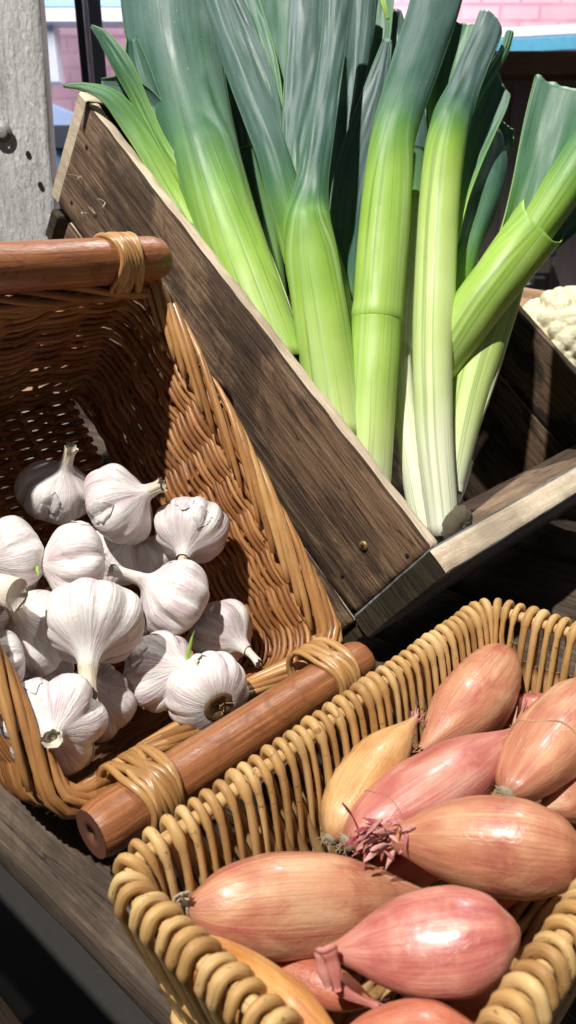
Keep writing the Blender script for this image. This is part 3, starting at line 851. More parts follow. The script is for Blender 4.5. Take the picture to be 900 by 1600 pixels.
SH_ = [
 ((792, 1018), (655, 1178), 118, .026, .030, 'sh_copper', 'plump coppery shallot lying alone at the far corner of the tray', .50, 1, {'tiplen': .5}),
 ((515, 1312), (650, 1122), 104, .036, .016, 'sh_yellow', 'slim yellow shallot leaning against the left wall, pink tip upwards', .42, 1, {'tipmat': 'dry_pink', 'tiplen': .5}),
 ((540, 1318), (808, 1140), 132, .028, .018, 'sh_pink', 'long rosy shallot across the middle with a dry tip pointing up right', .42, 1, {}),
 ((790, 1243), (960, 1050), 130, .018, .012, 'sh_copper', 'shallot at the right edge with a torn skin ring and roots facing down', .50, 0, {'ring': .35}),
 ((900, 1125), (775, 1118), 84, .052, .050, 'sh_pink', 'shallot mostly hidden behind the dry tip in the far right part of the tray', .5, 1, {}),
 ((925, 1338), (585, 1308), 162, .006, .014, 'sh_copper', 'biggest shallot, lying sideways at the right with a frayed crimson tip', .34, 1, {'tipmat': 'dry_pink', 'tiplen': .7, 'roots': False}),
 ((287, 1424), (680, 1400), 156, .020, .050, 'sh_copper', 'golden brown shallot with curly roots lying against the left wall', .38, 0, {}),
 ((812, 1455), (508, 1488), 162, .010, .020, 'sh_pink', 'smooth salmon shallot at the front with a curled pink stem', .36, 0, {'roots': False}),
 ((280, 1470), (570, 1690), 118, .020, .012, 'sh_orange', 'orange shallot in the bottom left corner of the tray', .52, 0, {'roots': False}),
 ((520, 1650), (790, 1640), 125, .030, .030, 'sh_red', 'russet shallot cut off by the bottom edge below the salmon one', .5, 0, {'roots': False}),
 ((420, 1505), (590, 1570), 70, .052, .052, 'sh_red', 'dark reddish shallot squeezed underneath, left of the curled stem', .5, 1, {'tipmat': 'dry_pink'}),
 ((820, 1545), (610, 1575), 84, .046, .050, 'sh_red', 'dark orange shallot shaded directly under the salmon one', .5, 0, {'roots': False}),
 ((960, 1205), (840, 1268), 74, .034, .034, 'sh_copper', 'thin shallot poking out beneath the torn ringed one at the right edge', .5, 1, {'roots': False}),
 ((700, 1345), (560, 1385), 76, .050, .050, 'sh_red', 'brown shallot in deep shade between the golden and the biggest one', .5, 0, {'roots': False}),
 ((640, 1200), (760, 1260), 80, .060, .062, 'sh_red', 'shallot at the bottom of the pile below the long rosy one', .5, 0, {'roots': False}),
 ((860, 1300), (740, 1440), 80, .062, .062, 'sh_red', 'shallot at the bottom of the pile below the biggest one', .5, 0, {'roots': False}),
]
shs = []
for i, (a, b_, w, h0, h1, mt, lab, pk, tk, kw) in enumerate(SH_):
    shs.append(shallot(a, b_, w, h0, h1, mt, lab, 31 + i * 5, pk, tk, **kw))
# skin ring on the ringed shallot & long rosy one
def skinring(sh, x, name='skin_edge', thick=.0006, mat='dry_skin', wob=.015):
    t, surf, A, B, ax, R, n, b = sh
    mb = MB(); pts = []
    for j in range(49):
        th = math.tau * j / 48; xx = x + wob * math.sin(th * 2 + 1) + wob * .5 * math.sin(5 * th); pts.append(surf(xx, float(np.interp(xx, [p[0] for p in surf.P], [p[1] for p in surf.P])) * 1.003, th))
    tube(mb, pts, thick, 5); mb.build(name, M[mat], t)
skinring(shs[3], .36, thick=.0005)
skinring(shs[2], .20, thick=.00022, mat='dry_skin', wob=.008)
# curled pink stem of the salmon shallot
t, surf, A, B, ax, R, n, b = shs[7]
z = B.z
mb = MB()
for k, path in enumerate(([(512, 1488), (508, 1500), (520, 1530), (542, 1553), (590, 1573)], [(506, 1485), (505, 1510), (514, 1545)], [(512, 1482), (520, 1505), (528, 1548)])):
    pts = [at(x, y, z - .006 - .002 * k) for x, y in path]
    pts = [Vector(p) for p in cr(pts, 14)]
    tube(mb, pts, [.0036 - .0020 * i / 13 + .0003 * math.sin(i * .9) for i in range(14)], 12, asp=.6)
mb.build('stem', M['pink_stem'], t)
# extra crimson papery wisps near the crimson tip
t, surf, A, B, ax, R, n, b = shs[5]
mb = MB(); rg = random.Random(5)
for k in range(48):
    x, y = rg.uniform(560, 668), 0
    y = 1312 + rg.uniform(-18, 14) - (x - 600) * .06
    p = at(x, y, B.z - .006 + rg.uniform(-.006, .004)); d = V(rg.uniform(-1, 1), rg.uniform(-.5, .5), rg.uniform(-.5, .3)).normalized()
    sd = d.orthogonal().normalized(); rows = []; uvs = []
    l = rg.uniform(.007, .015)
    for i in range(7):
        w = .0011 * math.sin(math.pi * (i + .6) / 7.4) * rg.uniform(.7, 1.3); sd2 = Matrix.Rotation(i * .35, 3, d) @ sd
        rows.append([p - sd2 * w, p + d.cross(sd2) * w * .5, p + sd2 * w]); uvs.append([(0, i * .02), (.1, i * .02), (.2, i * .02)]); p = p + d * l / 6; d = (d + V(0, .12, .03)).normalized()
    mb.grid(rows, False, uvs, rg.random())
mb.build('papery_wisps', M['dry_pink'], t, solid=.0003)
# grey tangled roots of the golden shallot
t, surf, A, B, ax, R, n, b = shs[6]
mb = MB(); rg = random.Random(9)
for k in range(22):
    P0 = [(292 + rg.uniform(-6, 4), 1398 + rg.uniform(-6, 8)), (280 + rg.uniform(-8, 4), 1402 + rg.uniform(-4, 4)), (276 + rg.uniform(-6, 8), 1425 + rg.uniform(-6, 6)), (283 + rg.uniform(-6, 6), 1448 + rg.uniform(-8, 10)), (278 + rg.uniform(-14, 14), 1468 + rg.uniform(-8, 8))]
    pts = [Vector(p) for p in cr([at(x, y, A.z - .004 + rg.uniform(-.004, .003)) for x, y in P0], 12)]
    tube(mb, pts, .00045, 5)
mb.build('tangled_roots', M['root_hair'], t)

# ================================================================= LEEKS
def leaf(mb, pts, ws, spans, out=(0, 0, -1), t0=.8, t1=.5, ns=26, n=40, cut=0.0, endtaper=0.0, roll=0.0, wave=0.0, seed=0, ridge=0.0, r=None, flat=1.0):
    """pts [(px,py,d)...] from top to base; ws visible width px; spans wrap angle in degrees; t0 colour value at top, t1 at base"""
    rg = random.Random(seed + int(pts[0][0] * 3 + pts[0][1]))
    if r is None: r = rg.random()
    P3 = [at(*p) for p in pts]
    C = [Vector(p) for p in cr(P3, n)]
    wm = cr([(w * p[2] / F,) for w, p in zip(ws, pts)], n)
    if not isinstance(spans, (list, tuple)): spans = [spans] * len(pts)
    spn = cr([(math.radians(s_),) for s_ in spans], n)
    tv = t0 if isinstance(t0, (list, tuple)) else None
    tvs = cr([(a,) for a in tv], n) if tv else None
    T, _ = frames(C)
    out = Vector(out); rows = []; uvs = []; ts = []; L = 0; off = rg.random() * 3
    wc = max(float(w[0]) for w in wm)
    for i in range(n):
        if i: L += (C[i] - C[i - 1]).length
        t = T[i]; o = (out - t * out.dot(t)).normalized()
        if roll: o = Matrix.Rotation(roll, 3, t) @ o
        s_ = t.cross(o)
        w = max(.0006, float(wm[i][0])); sp = min(math.radians(356), max(.02, float(spn[i][0])))
        R = w / 2 if sp >= math.pi else w / (2 * math.sin(sp / 2))
        fl_ = flat if isinstance(flat, float) else flat[0] + (flat[1] - flat[0]) * (i / (n - 1)) ** .6
        cen = C[i] - o * (R * max(0, math.cos(sp / 2)) * fl_)
        row = []; uv = []
        for j in range(ns):
            u = j / (ns - 1) * 2 - 1; a = u * sp / 2
            p = cen + s_ * (R * math.sin(a)) + o * (R * math.cos(a) * fl_)
            if ridge: p = p + o * (ridge * w * (1 - abs(u)) )
            if wave: p = p + o * (wave * w * noise.noise(Vector((L * 18, u * 2.0, seed + r * 9))))
            p = p + o * (.0010 * noise.noise(Vector((L * 30, u * 3 + seed, r * 30))))
            if cut and i < 12: p = p + t * (cut * u * w * (1 - i / 12))
            if i == 0: p = p + t * (w * .04 * noise.noise(Vector((u * 4, seed, r * 50))) + endtaper * w * u * u)
            elif endtaper and i < 14: p = p + t * (endtaper * w * u * u * (1 - i / 14) ** 2)
            row.append(p); uv.append((u * wc / 2 + 5, L + off))
        rows.append(row); uvs.append(uv); ts.append(float(tvs[i][0]) if tvs else t0 + (t1 - t0) * i / (n - 1))
    mb.grid(rows, False, uvs, r, ts)
    k1 = next((i for i in range(n) if float(spn[i][0]) > math.radians(215)), n)      # pale margins of the open blade, also painting rim light along its edges
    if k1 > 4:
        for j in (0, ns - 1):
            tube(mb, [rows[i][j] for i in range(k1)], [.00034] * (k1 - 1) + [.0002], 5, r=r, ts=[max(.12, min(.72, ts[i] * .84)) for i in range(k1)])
def stalk(mb, pts, ws, t, n=44, ns=34, asp=1.0, node=None, seed=0):
    C = [Vector(p) for p in cr([at(*p) for p in pts], n)]
    wm = [float(x[0]) for x in cr([(w * p[2] / F / 2,) for w, p in zip(ws, pts)], n)]
    tv = [float(x[0]) for x in cr([(a,) for a in t], n)]
    if node is not None:
        for i in range(n):
            d = (i / (n - 1) - node) * 30; wm[i] *= 1 + .06 * math.exp(-d * d) - .035 * math.exp(-(d - 1.3) ** 2)
    T, N = frames(C, V(0, 0, -1)); rows = []; uvs = []; L = 0; r = random.random(); R0 = max(wm)
    for i in range(n):
        if i: L += (C[i] - C[i - 1]).length
        B = T[i].cross(N[i]); row = []; uv = []
        for j in range(ns):
            a = math.tau * j / ns
            k = 1 + .03 * noise.noise(Vector((L * 16 + seed, math.cos(a) * 1.2, math.sin(a) * 1.2)))
            row.append(C[i] + N[i] * (math.cos(a) * wm[i] * asp * k) + B * (math.sin(a) * wm[i] * k))
            uv.append(((a if a < math.pi else math.tau - a) * R0 + (0 if a < math.pi else 0), L + seed))
        rows.append(row); uvs.append(uv)
    mb.grid(rows, True, uvs, r, tv, True, True)
def leek(label, loc, parts, base=None):
    t = empty('leek', at(*loc), label, 'leek', 'leeks standing in the wooden crate')
    for kind, args, kw in parts:
        mb = MB()
        if kind == 'stalk': stalk(mb, *args, **kw); mb.build('stalk', M['leek'], t)
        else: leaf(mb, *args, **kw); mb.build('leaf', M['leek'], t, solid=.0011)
    if base:
        mb = MB(); P = at(*base[:3]); d = V(*base[3]).normalized(); R = base[4]; n = d.orthogonal().normalized(); b = d.cross(n); rows = []; rg = random.Random(3)
        for q, zz in ((1.0, 0), (1.08, .004), (.85, .008), (.4, .0095), (.05, .009)): rows.append([P + d * zz + (n * math.cos(math.tau * j / 40) + b * math.sin(math.tau * j / 40)) * R * q * (1 + .10 * rg.uniform(-1, 1)) for j in range(40)])
        mb.grid(rows, True, [[(j / 20, i / 50) for j in range(40)] for i in range(5)])
        hairs(mb, P + d * .006, 70, .009, .0005, d, 1.4, 4, .9)
        mb.build('roots', M['leek_root'], t)
    return t
FR, BK = (0, 0, -1), (0, 0, 1)
leek('widest leek, a broad dark fan at the far left over the crate edge', (460, 640, .6), [
 ('leaf', ([(262, -60, .655), (272, 60, .65), (298, 180, .645), (335, 300, .635), (378, 420, .62), (440, 580, .60)], [158, 146, 124, 108, 98, 92], [100, 110, 140, 220, 340, 350], FR), dict(t0=[.88, .86, .76, .58, .42, .34], flat=(.4, 1.0), n=60, ridge=.08)),
#('leaf', ([(224, -60, .640), (240, 40, .637), (262, 115, .637), (292, 190, .643), (325, 260, .66)], [92, 82, 70, 50, 24], [60, 60, 60, 60, 60], FR), dict(t0=[.92, .88, .82, .76, .7], seed=2, flat=.6)),
 ('leaf', ([(368, 262, .66), (392, 350, .65), (425, 440, .635), (462, 560, .62)], [6, 22, 26, 34], 100, FR), dict(t0=[.5, .4, .32, .25])),
 ('leaf', ([(143, 41, .61), (165, 62, .612), (194, 108, .615), (224, 168, .62), (252, 225, .622), (280, 272, .622), (312, 325, .622), (370, 440, .615)], [3, 20, 32, 24, 20, 26, 44, 60], [50, 60, 70, 60, 60, 60, 90, 120], FR), dict(t0=[.80, .78, .72, .62, .56, .46, .38, .3], roll=.5, seed=4)),
 ('leaf', ([(206, 58, .63), (214, 100, .63), (235, 165, .63), (262, 230, .628), (300, 320, .62)], [16, 34, 40, 36, 40], 120, BK), dict(t0=[.8, .85, .85, .8, .6], seed=5)),
 ('leaf', ([(99, 134, .61), (135, 136, .613), (175, 154, .617), (212, 200, .622), (245, 252, .624), (280, 315, .625), (325, 385, .62), (400, 480, .61)], [3, 14, 32, 40, 42, 44, 46, 46], [40, 60, 70, 70, 70, 90, 120, 160], FR), dict(t0=[.72, .7, .66, .6, .5, .4, .33, .3], roll=-.35, seed=6)),
 ('leaf', ([(158, 128, .625), (200, 138, .628), (236, 178, .63), (262, 235, .628), (285, 300, .62), (330, 390, .60)], [10, 34, 52, 52, 44, 40], 110, BK), dict(t0=[.9, .92, .9, .85, .7, .5], seed=7)),
])
leek('leek with four splayed grey-green leaves forming a V, second from the left', (520, 690, .6), [
 ('leaf', ([(328, -30, .61), (352, 40, .605), (376, 105, .60), (403, 175, .595), (426, 240, .59), (447, 310, .592), (470, 380, .600), (494, 500, .605)], [34, 40, 48, 50, 48, 54, 62, 50], [130, 130, 120, 110, 110, 130, 150, 180], FR), dict(t0=[.95, .95, .92, .9, .82, .64, .46, .4], seed=9, flat=(.45, .9), ridge=.10)),
 ('leaf', ([(352, -30, .63), (384, 45, .628), (410, 110, .622), (430, 175, .615), (440, 230, .61)], [22, 24, 24, 18, 8], 90, FR), dict(t0=[1, .98, .95, .9, .8], seed=10)),
 ('leaf', ([(378, -30, .64), (402, 40, .636), (424, 110, .63), (440, 190, .62)], [28, 30, 22, 10], 60, BK), dict(t0=[.8, .78, .74, .7], seed=11)),
 ('leaf', ([(432, -50, .66), (434, 50, .65), (443, 140, .64), (452, 230, .63), (460, 310, .62)], [84, 78, 60, 40, 30], 60, BK), dict(t0=[.82, .80, .78, .72, .6], seed=12)),
 ('leaf', ([(482, -40, .625), (477, 70, .62), (467, 160, .612), (460, 240, .605), (460, 310, .60)], [54, 56, 48, 34, 26], [110, 100, 90, 80, 80], FR), dict(t0=[1, .97, .94, .8, .6], seed=13, flat=.4)),
 ('leaf', ([(530, -40, .60), (522, 60, .595), (509, 150, .588), (497, 225, .582), (487, 290, .582), (480, 345, .584), (486, 400, .586), (496, 460, .586), (508, 540, .585), (530, 690, .58)], [44, 38, 40, 44, 50, 72, 82, 83, 85, 88], [150, 130, 110, 110, 130, 190, 300, 340, 350, 350], FR), dict(t0=[.93, .95, .93, .88, .76, .56, .46, .42, .38, .26], seed=14, n=70, ns=34, flat=(.40, 1.0))),
])
leek('slim leek squeezed behind the V leek, with a grey leaf rising to the right', (552, 720, .6), [
 ('stalk', ([(512, 345, .625), (521, 405, .622), (533, 480, .616), (541, 560, .61), (556, 720, .60)], [8, 26, 34, 38, 40], [.62, .48, .42, .36, .25]), dict(seed=3)),
 ('leaf', ([(606, 62, .63), (592, 120, .632), (573, 190, .634), (553, 258, .636), (541, 320, .636), (538, 385, .632), (541, 470, .625)], [12, 30, 44, 50, 50, 42, 24], [90, 90, 90, 90, 100, 120, 150], FR), dict(t0=[.98, 1, 1, 1, .95, .85, .6], seed=15, flat=.4)),
])
leek('dark-leaved leek at the back between the V leek and the brightest leek', (560, 700, .69), [
 ('leaf', ([(560, -40, .67), (552, 80, .67), (540, 200, .67), (528, 330, .67), (530, 480, .665)], [40, 36, 34, 34, 40], 140, BK), dict(t0=[1, .96, .93, .9, .7], seed=16)),
 ('leaf', ([(578, -4, .645), (572, 60, .65), (562, 130, .655), (546, 208, .66)], [24, 20, 14, 5], 130, FR), dict(t0=[.97, .96, .93, .9], seed=17)),
 ('leaf', ([(592, -50, .70), (584, 60, .70), (570, 170, .70), (560, 300, .70), (555, 600, .69)], [52, 50, 44, 44, 50], 80, BK), dict(t0=[.75, .78, .8, .8, .5], seed=18)),
 ('leaf', ([(588, -30, .64), (600, 8, .64), (606, 30, .642)], [5, 5, 3], 60, FR), dict(t0=[.5, .45, .5], seed=19)),
])
leek('brightest lime green leek with a blistered ring halfway up, in the centre', (575, 800, .58), [
 ('leaf', ([(694, -50, .62), (676, 20, .615), (653, 90, .608), (633, 150, .602), (615, 210, .598), (607, 275, .597), (601, 345, .595), (595, 415, .593), (591, 470, .591), (589, 492, .590), (588, 504, .590), (586, 540, .588), (581, 620, .58), (572, 790, .57)], [78, 76, 74, 70, 68, 73, 77, 77, 76, 78, 75, 76, 74, 70], [160, 150, 140, 150, 200, 300, 345, 350, 350, 350, 350, 350, 350, 350], FR), dict(t0=[.97, .94, .90, .80, .62, .46, .42, .40, .41, .40, .42, .40, .36, .12], seed=20, n=110, ns=36, flat=(.40, 1.0))),
 ('leaf', ([(712, -50, .632), (694, 20, .628), (672, 90, .62), (652, 160, .612), (637, 240, .606)], [40, 36, 34, 24, 10], 140, FR), dict(t0=[1, 1, 1, .95, .7], seed=21)),
])
leek('thin ivory leek with a joint, between the lime green and the tallest pale one', (670, 830, .6), [
 ('stalk', ([(648, 300, .625), (640, 370, .623), (634, 450, .62), (629, 520, .615), (628, 570, .612), (633, 640, .606), (646, 720, .598), (672, 850, .585)], [16, 24, 28, 30, 31, 36, 44, 50], [.35, .18, .1, .08, .06, .05, .03, 0]), dict(node=.5, seed=7)),
])
leek('pale leek with a white shank and a peeled patch, right of centre', (688, 815, .58), [
 ('leaf', ([(770, 26, .60), (757, 62, .60), (740, 100, .599), (724, 140, .598), (706, 185, .598), (694, 240, .60), (686, 320, .60), (681, 410, .598), (677, 510, .592), (676, 600, .586), (680, 700, .58), (694, 838, .572)], [42, 43, 45, 48, 58, 61, 61, 62, 62, 59, 54, 46], [110, 110, 110, 120, 180, 300, 350, 350, 350, 350, 350, 350], FR), dict(t0=[1, 1, .98, .92, .68, .42, .34, .29, .26, .2, .08, 0], seed=22, endtaper=.18, cut=-.25, n=90, ns=34, flat=(.40, 1.0))),
 ('leaf', ([(716, 30, .622), (706, 70, .622), (698, 120, .62), (694, 175, .616), (692, 240, .61)], [62, 62, 58, 54, 40], [50, 55, 70, 110, 140], BK), dict(t0=[.72, .70, .66, .58, .45], seed=23)),
 ('leaf', ([(797, 50, .612), (787, 80, .612), (768, 112, .612), (745, 150, .612), (722, 195, .61)], [10, 13, 14, 14, 12], 120, FR), dict(t0=[.78, .75, .72, .7, .6], seed=24)),
 ('leaf', ([(784, 118, .625), (770, 155, .624), (752, 200, .622), (734, 250, .618), (718, 310, .61), (704, 380, .605)], [46, 50, 46, 38, 26, 20], [70, 70, 80, 90, 110, 120], BK), dict(t0=[.82, .8, .75, .68, .55, .42], seed=25, cut=.55)),
], base=(709, 818, .568, (.62, .35, -.7), .0145))
leek('short leek with a blunt bluish leaf seen behind the pale leek', (690, 640, .63), [
 ('leaf', ([(772, 205, .645), (769, 250, .643), (757, 300, .64), (740, 350, .637), (725, 400, .634), (712, 460, .63), (704, 560, .625)], [30, 46, 54, 50, 40, 34, 34], [110, 130, 140, 150, 200, 300, 340], FR), dict(t0=[.95, .9, .8, .72, .62, .48, .35], seed=26, endtaper=.5)),
 ('leaf', ([(791, 192, .66), (784, 225, .658), (772, 262, .655), (758, 310, .65)], [26, 32, 28, 20], 50, BK), dict(t0=[.7, .7, .68, .66], seed=27, cut=.3)),
])
leek('leek slanting to the right with a wide open collar and pale edge', (650, 650, .6), [
 ('leaf', ([(826, 372, .592), (806, 398, .592), (778, 436, .592), (742, 484, .595), (708, 535, .602), (682, 580, .612)], [86, 82, 79, 77, 72, 66], [190, 250, 330, 350, 350, 350], (.2, .1, -1)), dict(t0=[.46, .42, .42, .40, .36, .25], seed=28, endtaper=-.5, n=70)),
 ('leaf', ([(884, 128, .60), (868, 180, .60), (852, 235, .60), (835, 290, .60), (818, 345, .60), (800, 400, .60)], [100, 92, 82, 70, 62, 60], [55, 60, 75, 100, 140, 170], (.45, .25, 1)), dict(t0=[.78, .76, .74, .7, .6, .44], seed=29, cut=.12)),
 ('stalk', ([(935, 215, .585), (905, 258, .586), (876, 300, .588), (848, 342, .590), (820, 382, .593), (780, 435, .597)], [74, 70, 66, 60, 56, 54], [.72, .62, .52, .45, .42, .4]), dict(seed=11)),
 ('leaf', ([(925, 310, .592), (895, 345, .594), (862, 378, .597), (830, 402, .60)], [38, 34, 26, 14], 120, (-.3, -.2, 1)), dict(t0=[.95, .9, .8, .55], seed=30)),
])
leek('leek with a pale blue-white flank below the slanting one', (705, 790, .6), [
 ('stalk', ([(800, 400, .625), (784, 445, .622), (766, 500, .618), (750, 550, .614), (733, 610, .608), (718, 680, .60), (704, 768, .592)], [60, 68, 72, 72, 66, 56, 36], [.45, .40, .36, .32, .28, .2, .04]), dict(seed=13)),
 ('leaf', ([(822, 380, .618), (810, 440, .614), (793, 500, .610), (775, 560, .606), (757, 620, .600), (737, 690, .592)], [8, 22, 26, 24, 20, 8], 100, (.6, 0, -1)), dict(t0=[.12, .1, .1, .1, .08, .05], seed=31)),
])
leek('short white leek end lying under the pale blue-white one', (716, 790, .61), [
 ('stalk', ([(724, 720, .625), (716, 760, .617), (708, 786, .61)], [30, 24, 18], [.1, .04, 0]), dict(seed=14)),
])
# darker leeks deeper in the crate
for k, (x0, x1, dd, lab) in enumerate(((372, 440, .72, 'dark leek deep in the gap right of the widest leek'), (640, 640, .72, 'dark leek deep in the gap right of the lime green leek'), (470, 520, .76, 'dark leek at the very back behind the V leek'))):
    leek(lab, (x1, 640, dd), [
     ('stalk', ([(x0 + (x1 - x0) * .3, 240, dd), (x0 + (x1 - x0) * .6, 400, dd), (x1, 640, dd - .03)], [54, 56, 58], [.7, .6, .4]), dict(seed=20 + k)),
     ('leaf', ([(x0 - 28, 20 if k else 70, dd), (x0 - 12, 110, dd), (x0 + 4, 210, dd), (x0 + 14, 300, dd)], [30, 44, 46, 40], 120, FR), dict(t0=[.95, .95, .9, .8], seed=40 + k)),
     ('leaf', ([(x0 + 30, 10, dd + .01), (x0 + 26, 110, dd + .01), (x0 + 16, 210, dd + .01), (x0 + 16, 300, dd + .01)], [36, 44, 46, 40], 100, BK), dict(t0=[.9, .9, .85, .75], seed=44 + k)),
    ])

# ================================================================= DISPLAY TABLE
TH = .343                                      # table top below camera
e_s = V(.757, .255, -.603); e_s = (e_s - UP * e_s.dot(UP)).normalized()    # along slats (towards the viewer, right)
e_v = UP.cross(e_s).normalized()
if e_v.dot(cv) < 0: e_v = -e_v
T0 = V(-.165, .191, .424)
T0 = T0 - UP * (T0.dot(UP) + TH)
def TB(a, b, c): return T0 + e_s * a + e_v * b - UP * c
table = empty('display_table', TB(0, .4, .3), 'slatted wooden display table of weathered planks under both baskets and the crate', 'table')
w_ = .098; gap = [0, .012, .020, .014, .03, .012, .02, .018, .015, .014, .012]
b0 = 0
for i in range(10):
    mb = MB(); board(mb, TB(-1.0, b0, 0), e_s, e_v, -UP, 2.0, w_, .018, 60, 5, .0015, seed=50 + i)
    mb.build('slat', [M['table'], M['table']], table)
    b0 += w_ + gap[i + 1]
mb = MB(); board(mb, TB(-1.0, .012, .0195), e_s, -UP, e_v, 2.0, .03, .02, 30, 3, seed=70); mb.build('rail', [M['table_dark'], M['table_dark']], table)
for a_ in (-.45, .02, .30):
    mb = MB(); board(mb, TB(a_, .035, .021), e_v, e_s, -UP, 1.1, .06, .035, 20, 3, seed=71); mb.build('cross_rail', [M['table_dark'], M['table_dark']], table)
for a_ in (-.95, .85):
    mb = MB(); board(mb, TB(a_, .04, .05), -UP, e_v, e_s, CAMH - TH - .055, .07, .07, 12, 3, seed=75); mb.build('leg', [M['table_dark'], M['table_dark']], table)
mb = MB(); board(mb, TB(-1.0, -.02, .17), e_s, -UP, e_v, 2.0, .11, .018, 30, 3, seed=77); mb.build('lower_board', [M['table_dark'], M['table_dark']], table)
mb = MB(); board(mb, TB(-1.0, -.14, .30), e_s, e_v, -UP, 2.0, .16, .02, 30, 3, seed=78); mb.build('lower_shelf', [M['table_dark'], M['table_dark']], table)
mb = MB()
rg = random.Random(12)
for k in range(40):
    hairs(mb, TB(rg.uniform(-.25, .25), rg.uniform(-.13, 0), .297), 2, .02, .0005, UP * .15, 1.0, k, .7)
tag(mb.build('straw_litter', M['garlic_stem']), 'loose straw and dirt scattered on the dark lower shelf', 'straw', kind='stuff')

# ================================================================= BACKGROUND
def ebox(mb, c, sx, sy, sz, m=0):
    """axis aligned world box in world coords: c world centre"""
    base = len(mb.v)
    for z in (-1, 1):
        for (x, y) in ((-1, -1), (1, -1), (1, 1), (-1, 1)):
            mb.v.append(Vector((c[0] + x * sx / 2, c[1] + y * sy / 2, c[2] + z * sz / 2))); mb.uv.append((c[0] + x * sx / 2 + y * sy / 2, c[2] + z * sz / 2)); mb.rnd.append(.3); mb.tt.append(0)
    for f in ((0, 3, 2, 1), (4, 5, 6, 7), (0, 1, 5, 4), (1, 2, 6, 5), (2, 3, 7, 6), (3, 0, 4, 7)): mb.face(tuple(base + i for i in f), m)
def wray(px, py, Y):
    """world point where the pixel's ray meets the vertical plane at world distance Y"""
    r_ = ray(px, py); w = W(r_) - W(V(0, 0, 0)); k = Y / w.y
    return W(V(0, 0, 0)) + w * k
# timber post
mb = MB(); pl = wray(-60, 0, .86); pr = wray(62, 0, .86); pb = wray(86, 350, .86)
O = Vector((pl.x, .86, pl.z + .25)); wd = pr.x - pl.x
rows = []; uvs = []
K = 60; Lz = 1.6
ring = [(0, 0)] + [(i / 14, 0) for i in range(1, 14)] + [(1, 0.0), (.995, .1), (.96, .5), (.88, 1), (0, 1)]
slope = (pb.x - pr.x) / (pr.z - pb.z)
for i in range(K + 1):
    z = O.z - Lz * i / K; row = []; uv = []
    for (u, v) in ring:
        x = O.x + wd * u + slope * max(0, (pr.z - z)) * u
        k = noise.noise(Vector((x * 40, z * 25, v * 3))); k2 = noise.noise(Vector((x * 90, z * 60, v)))
        p = Vector((x + (.0022 * k if u >= .99 else 0), O.y + v * .05 + (.0015 * k + .001 * k2 if v == 0 else 0), z))
        row.append(p); uv.append((u * wd + v * .1, z))
    rows.append(row); uvs.append(uv)
post = bpy.data.objects.new('timber_post', None); col.objects.link(post); post.location = (O.x + wd / 2, .9, O.z - Lz)
tag(post, 'rough grey-white painted timber post with a steel bolt at the left edge', 'post')
base = 0
for row, uv in zip(rows, uvs):
    for p, q in zip(row, uv): mb.v.append(p); mb.uv.append((q[1], q[0])); mb.rnd.append(.2); mb.tt.append(0)
n = len(ring)
for i in range(K):
    for j in range(n): mb.face((i * n + j, (i + 1) * n + j, (i + 1) * n + (j + 1) % n, i * n + (j + 1) % n))
mb.build('post_shaft', M['post'], post)
bw = wray(3, 206, .855)
mb = MB()
for rr, y in ((.0105, 0), (.0105, -.0008), (.0065, -.001), (.0065, -.0024), (.0055, -.003), (.001, -.0031)):
    for j in range(24): a = math.tau * j / 24; mb.v.append(Vector((bw.x + rr * math.cos(a), bw.y + y, bw.z + rr * math.sin(a)))); mb.uv.append((0, 0)); mb.rnd.append(0); mb.tt.append(0)
for i in range(5):
    for j in range(24): mb.face((i * 24 + j, i * 24 + (j + 1) % 24, (i + 1) * 24 + (j + 1) % 24, (i + 1) * 24 + j))
mb.build('bolt', M['bolt'], post)
for (x, y) in ((44, 241), (63, 289)):
    p = wray(x, y, .8583); mb = MB()
    for j in range(10): a = math.tau * j / 10; mb.v.append(Vector((p.x + .0028 * math.cos(a), p.y, p.z + .0028 * math.sin(a) * 1.2))); mb.uv.append((0, 0)); mb.rnd.append(0); mb.tt.append(0)
    mb.face(tuple(range(10))[::-1]); mb.build('nail_hole', M['hole'], post)

def wbox(name, px0, py0, px1, py1, Y, depth, mat, parent=None, grow=(0, 0)):
    pr_ = min(250, max(0, (py0 + py1) / 2)); a = wray(px0, py0, Y); b = wray(px1, py1, Y)
    a.x = wray(px0, pr_, Y).x; b.x = wray(px1, pr_, Y).x
    mb = MB(); ebox(mb, ((a.x + b.x) / 2, Y + depth / 2, (a.z + b.z) / 2), abs(b.x - a.x) + grow[0], depth, abs(a.z - b.z) + grow[1])
    return mb.build(name, mat, parent, smooth=False, bevel=.002)
M['frame_dark'] = flat('frame_dark', (.02, .02, .025), .4)
M['frame_grey'] = flat('frame_grey', (.12, .13, .16), .4)
M['white_paint'] = flat('white_paint', (.75, .76, .8), .5)
M['blue_paint'] = flat('blue_paint', (.14, .48, .68), .4)
M['pale_blue'] = flat('pale_blue', (.35, .55, .8), .4)
def mat_glass():
    t = NT('window_glass'); n = t.noise(t.add('ShaderNodeTexCoord').outputs['Object'], 6, 3)
    m = t.out((.93, .96, 1.0), .02, .5, Transmission_Weight=1.0, IOR=1.01); return m
M['glass'] = mat_glass()
